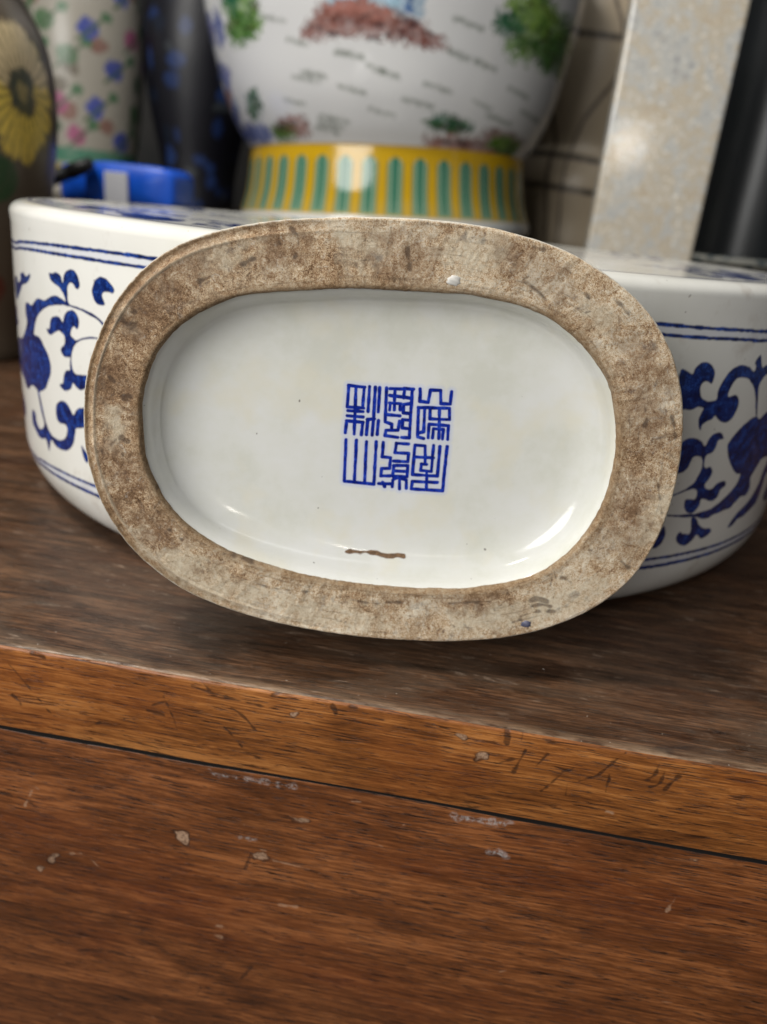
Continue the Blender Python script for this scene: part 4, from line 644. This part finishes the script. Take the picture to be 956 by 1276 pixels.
# two navy vases in the dark
r = np.random.default_rng(31); it = []
for k in range(110):
    x, y = r.uniform(0, 1000), r.uniform(5, 295); it.append(('p', el(x, y, r.uniform(8, 30), r.uniform(4, 12), k), [(.008, .022, .085), (.030, .036, .042), (.012, .030, .11), (.005, .008, .02)][k % 4], 0))
im_n = paint_jar('navy_painting', 1000, 300, (.003, .004, .007), it, 6)
M_nv = painted('navy_glaze', im_n, .42, .3)
def navy(loc, lab, s_):
    e = empty('navy_vase', loc); tag(e, lab, 'vase', None)
    lathe('body', np.array(smooth_prof([(.040, 0), (.044, .004), (.048, .05), (.062, .12), (.070, .19), (.062, .25), (.040, .285), (.030, .30)], 5))*s_, M_nv, e, 64)
    lathe('neck', np.array(smooth_prof([(.0302, .2995), (.026, .33), (.030, .365), (.036, .372), (.031, .372), (.022, .33)], 4))*s_, M_nv, e, 64)
navy((-.365, .88, .105), 'dark navy vase in the shade beside the cream flowered jar', 1.0)
navy((-.262, 1.02, .105), 'taller navy vase deep in the shade behind the large landscape vase', 1.15)
# tan crackled gourd vase
r = np.random.default_rng(12); it = []
for k in range(9):
    x = r.uniform(0, 1000); it.append(('s', [(x, 0), (x+r.uniform(-60, 60), 110), (x+r.uniform(-90, 90), 190), (x+r.uniform(-60, 60), 300)], (.05, .036, .026), r.uniform(5, 10)))
for y in (92, 60, 205): it.append(('s', [(0, y), (300, y+6), (700, y-5), (1000, y)], (.04, .03, .022), 6))
im_t = paint_jar('tan_painting', 1000, 300, (.36, .29, .20), it, 9)
tg = empty('tan_vase', (.118, .82, .105)); tag(tg, 'tan gourd shaped vase with dark lines between the landscape vase and the marble slab', 'vase')
lathe('body', smooth_prof([(.064, 0), (.068, .004), (.070, .03), (.077, .07), (.068, .10), (.064, .11), (.074, .15), (.080, .20), (.070, .25), (.045, .285), (.030, .30)], 5), painted('tan_glaze', im_t, .4, .3), tg, 72)
lathe('mouth_rim', smooth_prof([(.0302, .2995), (.030, .32), (.036, .335), (.030, .336), (.024, .31)], 4), M_dark, tg, 48)
# marble slab
g = N('speckled_marble'); v = g.obj(); n1 = g.noise(v, 20, 7, .72, 1.6); n2 = g.noise(v, 140, 4, .7); n3 = g.noise(v, 340, 2, .6)
col = g.ramp(g.math('ADD', g.math('MULTIPLY', n1, .6), g.math('MULTIPLY', n2, .4)), [(.36, (.30,.30,.295)), (.46, (.45,.45,.43)), (.54, (.44,.38,.29)), (.62, (.53,.52,.48)), (.72, (.72,.71,.68))])
och = g.ramp(g.noise(g.mp(v, (1, 1, 1), (3, 3, 3)), 48, 5, .7, .6), [(.54, 0.), (.68, 1.)]); col = g.mix(g.math('MULTIPLY', och, .38), col, (.42, .30, .16))
spk = g.ramp(n3, [(.61, 0.), (.68, 1.)]); col = g.mix(g.math('MULTIPLY', spk, .8), col, (.76, .73, .64))
M_mar = g.fin(col, g.math('MULTIPLY_ADD', n2, .16, .02), g.bump(n2, .0003, .3), .5)
g2 = empty('marble_slab', (.142, .492, .105)); tag(g2, 'tall pale speckled marble slab standing upright behind the right side of the flask', 'stone slab')
pbox(g2, 'slab_body', (.142, .492, .2455), (.080, .024, .281), M_mar, .0022)
# blue tape measure
g = N('blue_plastic'); M_blu = g.fin(g.ramp(g.noise(g.obj(), 60, 2), [(.3, (.006, .085, .60)), (.7, (.010, .12, .75))]), .32)
M_lab = N('pale_label').fin((.72, .73, .78), .5); M_blk = N('black_rubber').fin((.012, .012, .013), .45)
tm = empty('tape_dispenser', (-.288, .51, .105)); tag(tm, 'bright blue plastic tape dispenser with a pale label behind the flask', 'tape dispenser')
def disc(root, name, cx_, y0, y1, z0, rx, rz, mat, flat=0.):
    t = np.linspace(0, 2*np.pi, 65)[:-1]; L = []
    for y, k in ((y0, .0), (y0, .90), (y0+.002, .97), (y0+.005, 1), (y1-.005, 1), (y1-.002, .97), (y1, .9), (y1, .0)):
        zz_ = np.sign(np.sin(t))*np.abs(np.sin(t))**.42; xx = np.sign(np.cos(t))*np.abs(np.cos(t))**.42
        L.append(np.stack([cx_+rx*k*xx, y+0*t, z0+rz*k*zz_], -1))
    V, f = grid(np.array(L)); V = V-np.array(root.location); return mesh(name, V, f, mat, root)
disc(tm, 'shell', -.2785, .485, .535, .1231, .0400, .0180, M_blu); disc(tm, 'nose', -.326, .490, .530, .1211, .0165, .0160, M_blu)
pbox(tm, 'label', (-.2880, .4836, .1205), (.0200, .0026, .026), M_lab, .0005)
pen = empty('marker_pen', (-.33, .47, .112)); tag(pen, 'black marker pen leaning against the blue tape dispenser', 'pen')
def rel(root, pts): return [tuple(np.array(p)-np.array(root.location)) for p in pts]
tube('barrel', rel(pen, [(-.366, .468, .1105), (-.342, .472, .1215), (-.325, .475, .1295)]), [.005, .0055, .0055], M_blk, pen)
tube('cap', rel(pen, [(-.3245, .4751, .1297), (-.316, .4765, .1335), (-.306, .478, .1385)]), [.006, .006, .0045], M_blk, pen)
# black canister, red wooden post, patterned dish
g = N('black_lacquer'); M_bl = g.fin((.010, .012, .014), .34)
cn = empty('black_canister', (.262, .64, .105)); tag(cn, 'tall glossy black canister right of the marble slab', 'canister')
lathe('body', smooth_prof([(.050, 0), (.053, .003), (.053, .14), (.053, .26), (.050, .27)], 5), M_bl, cn, 64)
lathe('lid', smooth_prof([(.0505, .2695), (.055, .272), (.055, .295), (.050, .302), (.0005, .306)], 4), M_bl, cn, 64)
g = N('red_wood'); M_rw = g.fin(g.ramp(g.noise(g.mp(g.obj(), (50, 50, 8)), 1, 4), [(.3, (.035, .008, .005)), (.7, (.085, .022, .012))]), .35)
rp = empty('wooden_stand', (.355, .60, .105)); tag(rp, 'dark red wooden stand at the far right edge', 'stand')
pbox(rp, 'post', (.355, .60, .22), (.03, .03, .216), M_rw); pbox(rp, 'foot_board', (.355, .60, .1095), (.07, .09, .009), M_rw); pbox(rp, 'top_board', (.355, .60, .332), (.09, .10, .008), M_rw)
g = N('dish_glaze'); v = g.obj(); q = g.vor(v, 90); M_di = g.fin(g.mix(g.ramp(q, [(.35, 1.), (.5, 0.)]), (.26, .26, .23), (.05, .07, .08)), .25)
di = empty('patterned_dish', (.235, .52, .105)); tag(di, 'low grey patterned dish lying behind the right end of the flask', 'dish')
lathe('bowl', smooth_prof([(.0005, .004), (.03, .003), (.034, .0), (.040, .001), (.060, .008), (.064, .0115), (.062, .0125), (.04, .006), (.0005, .005)], 4), M_di, di, 72)
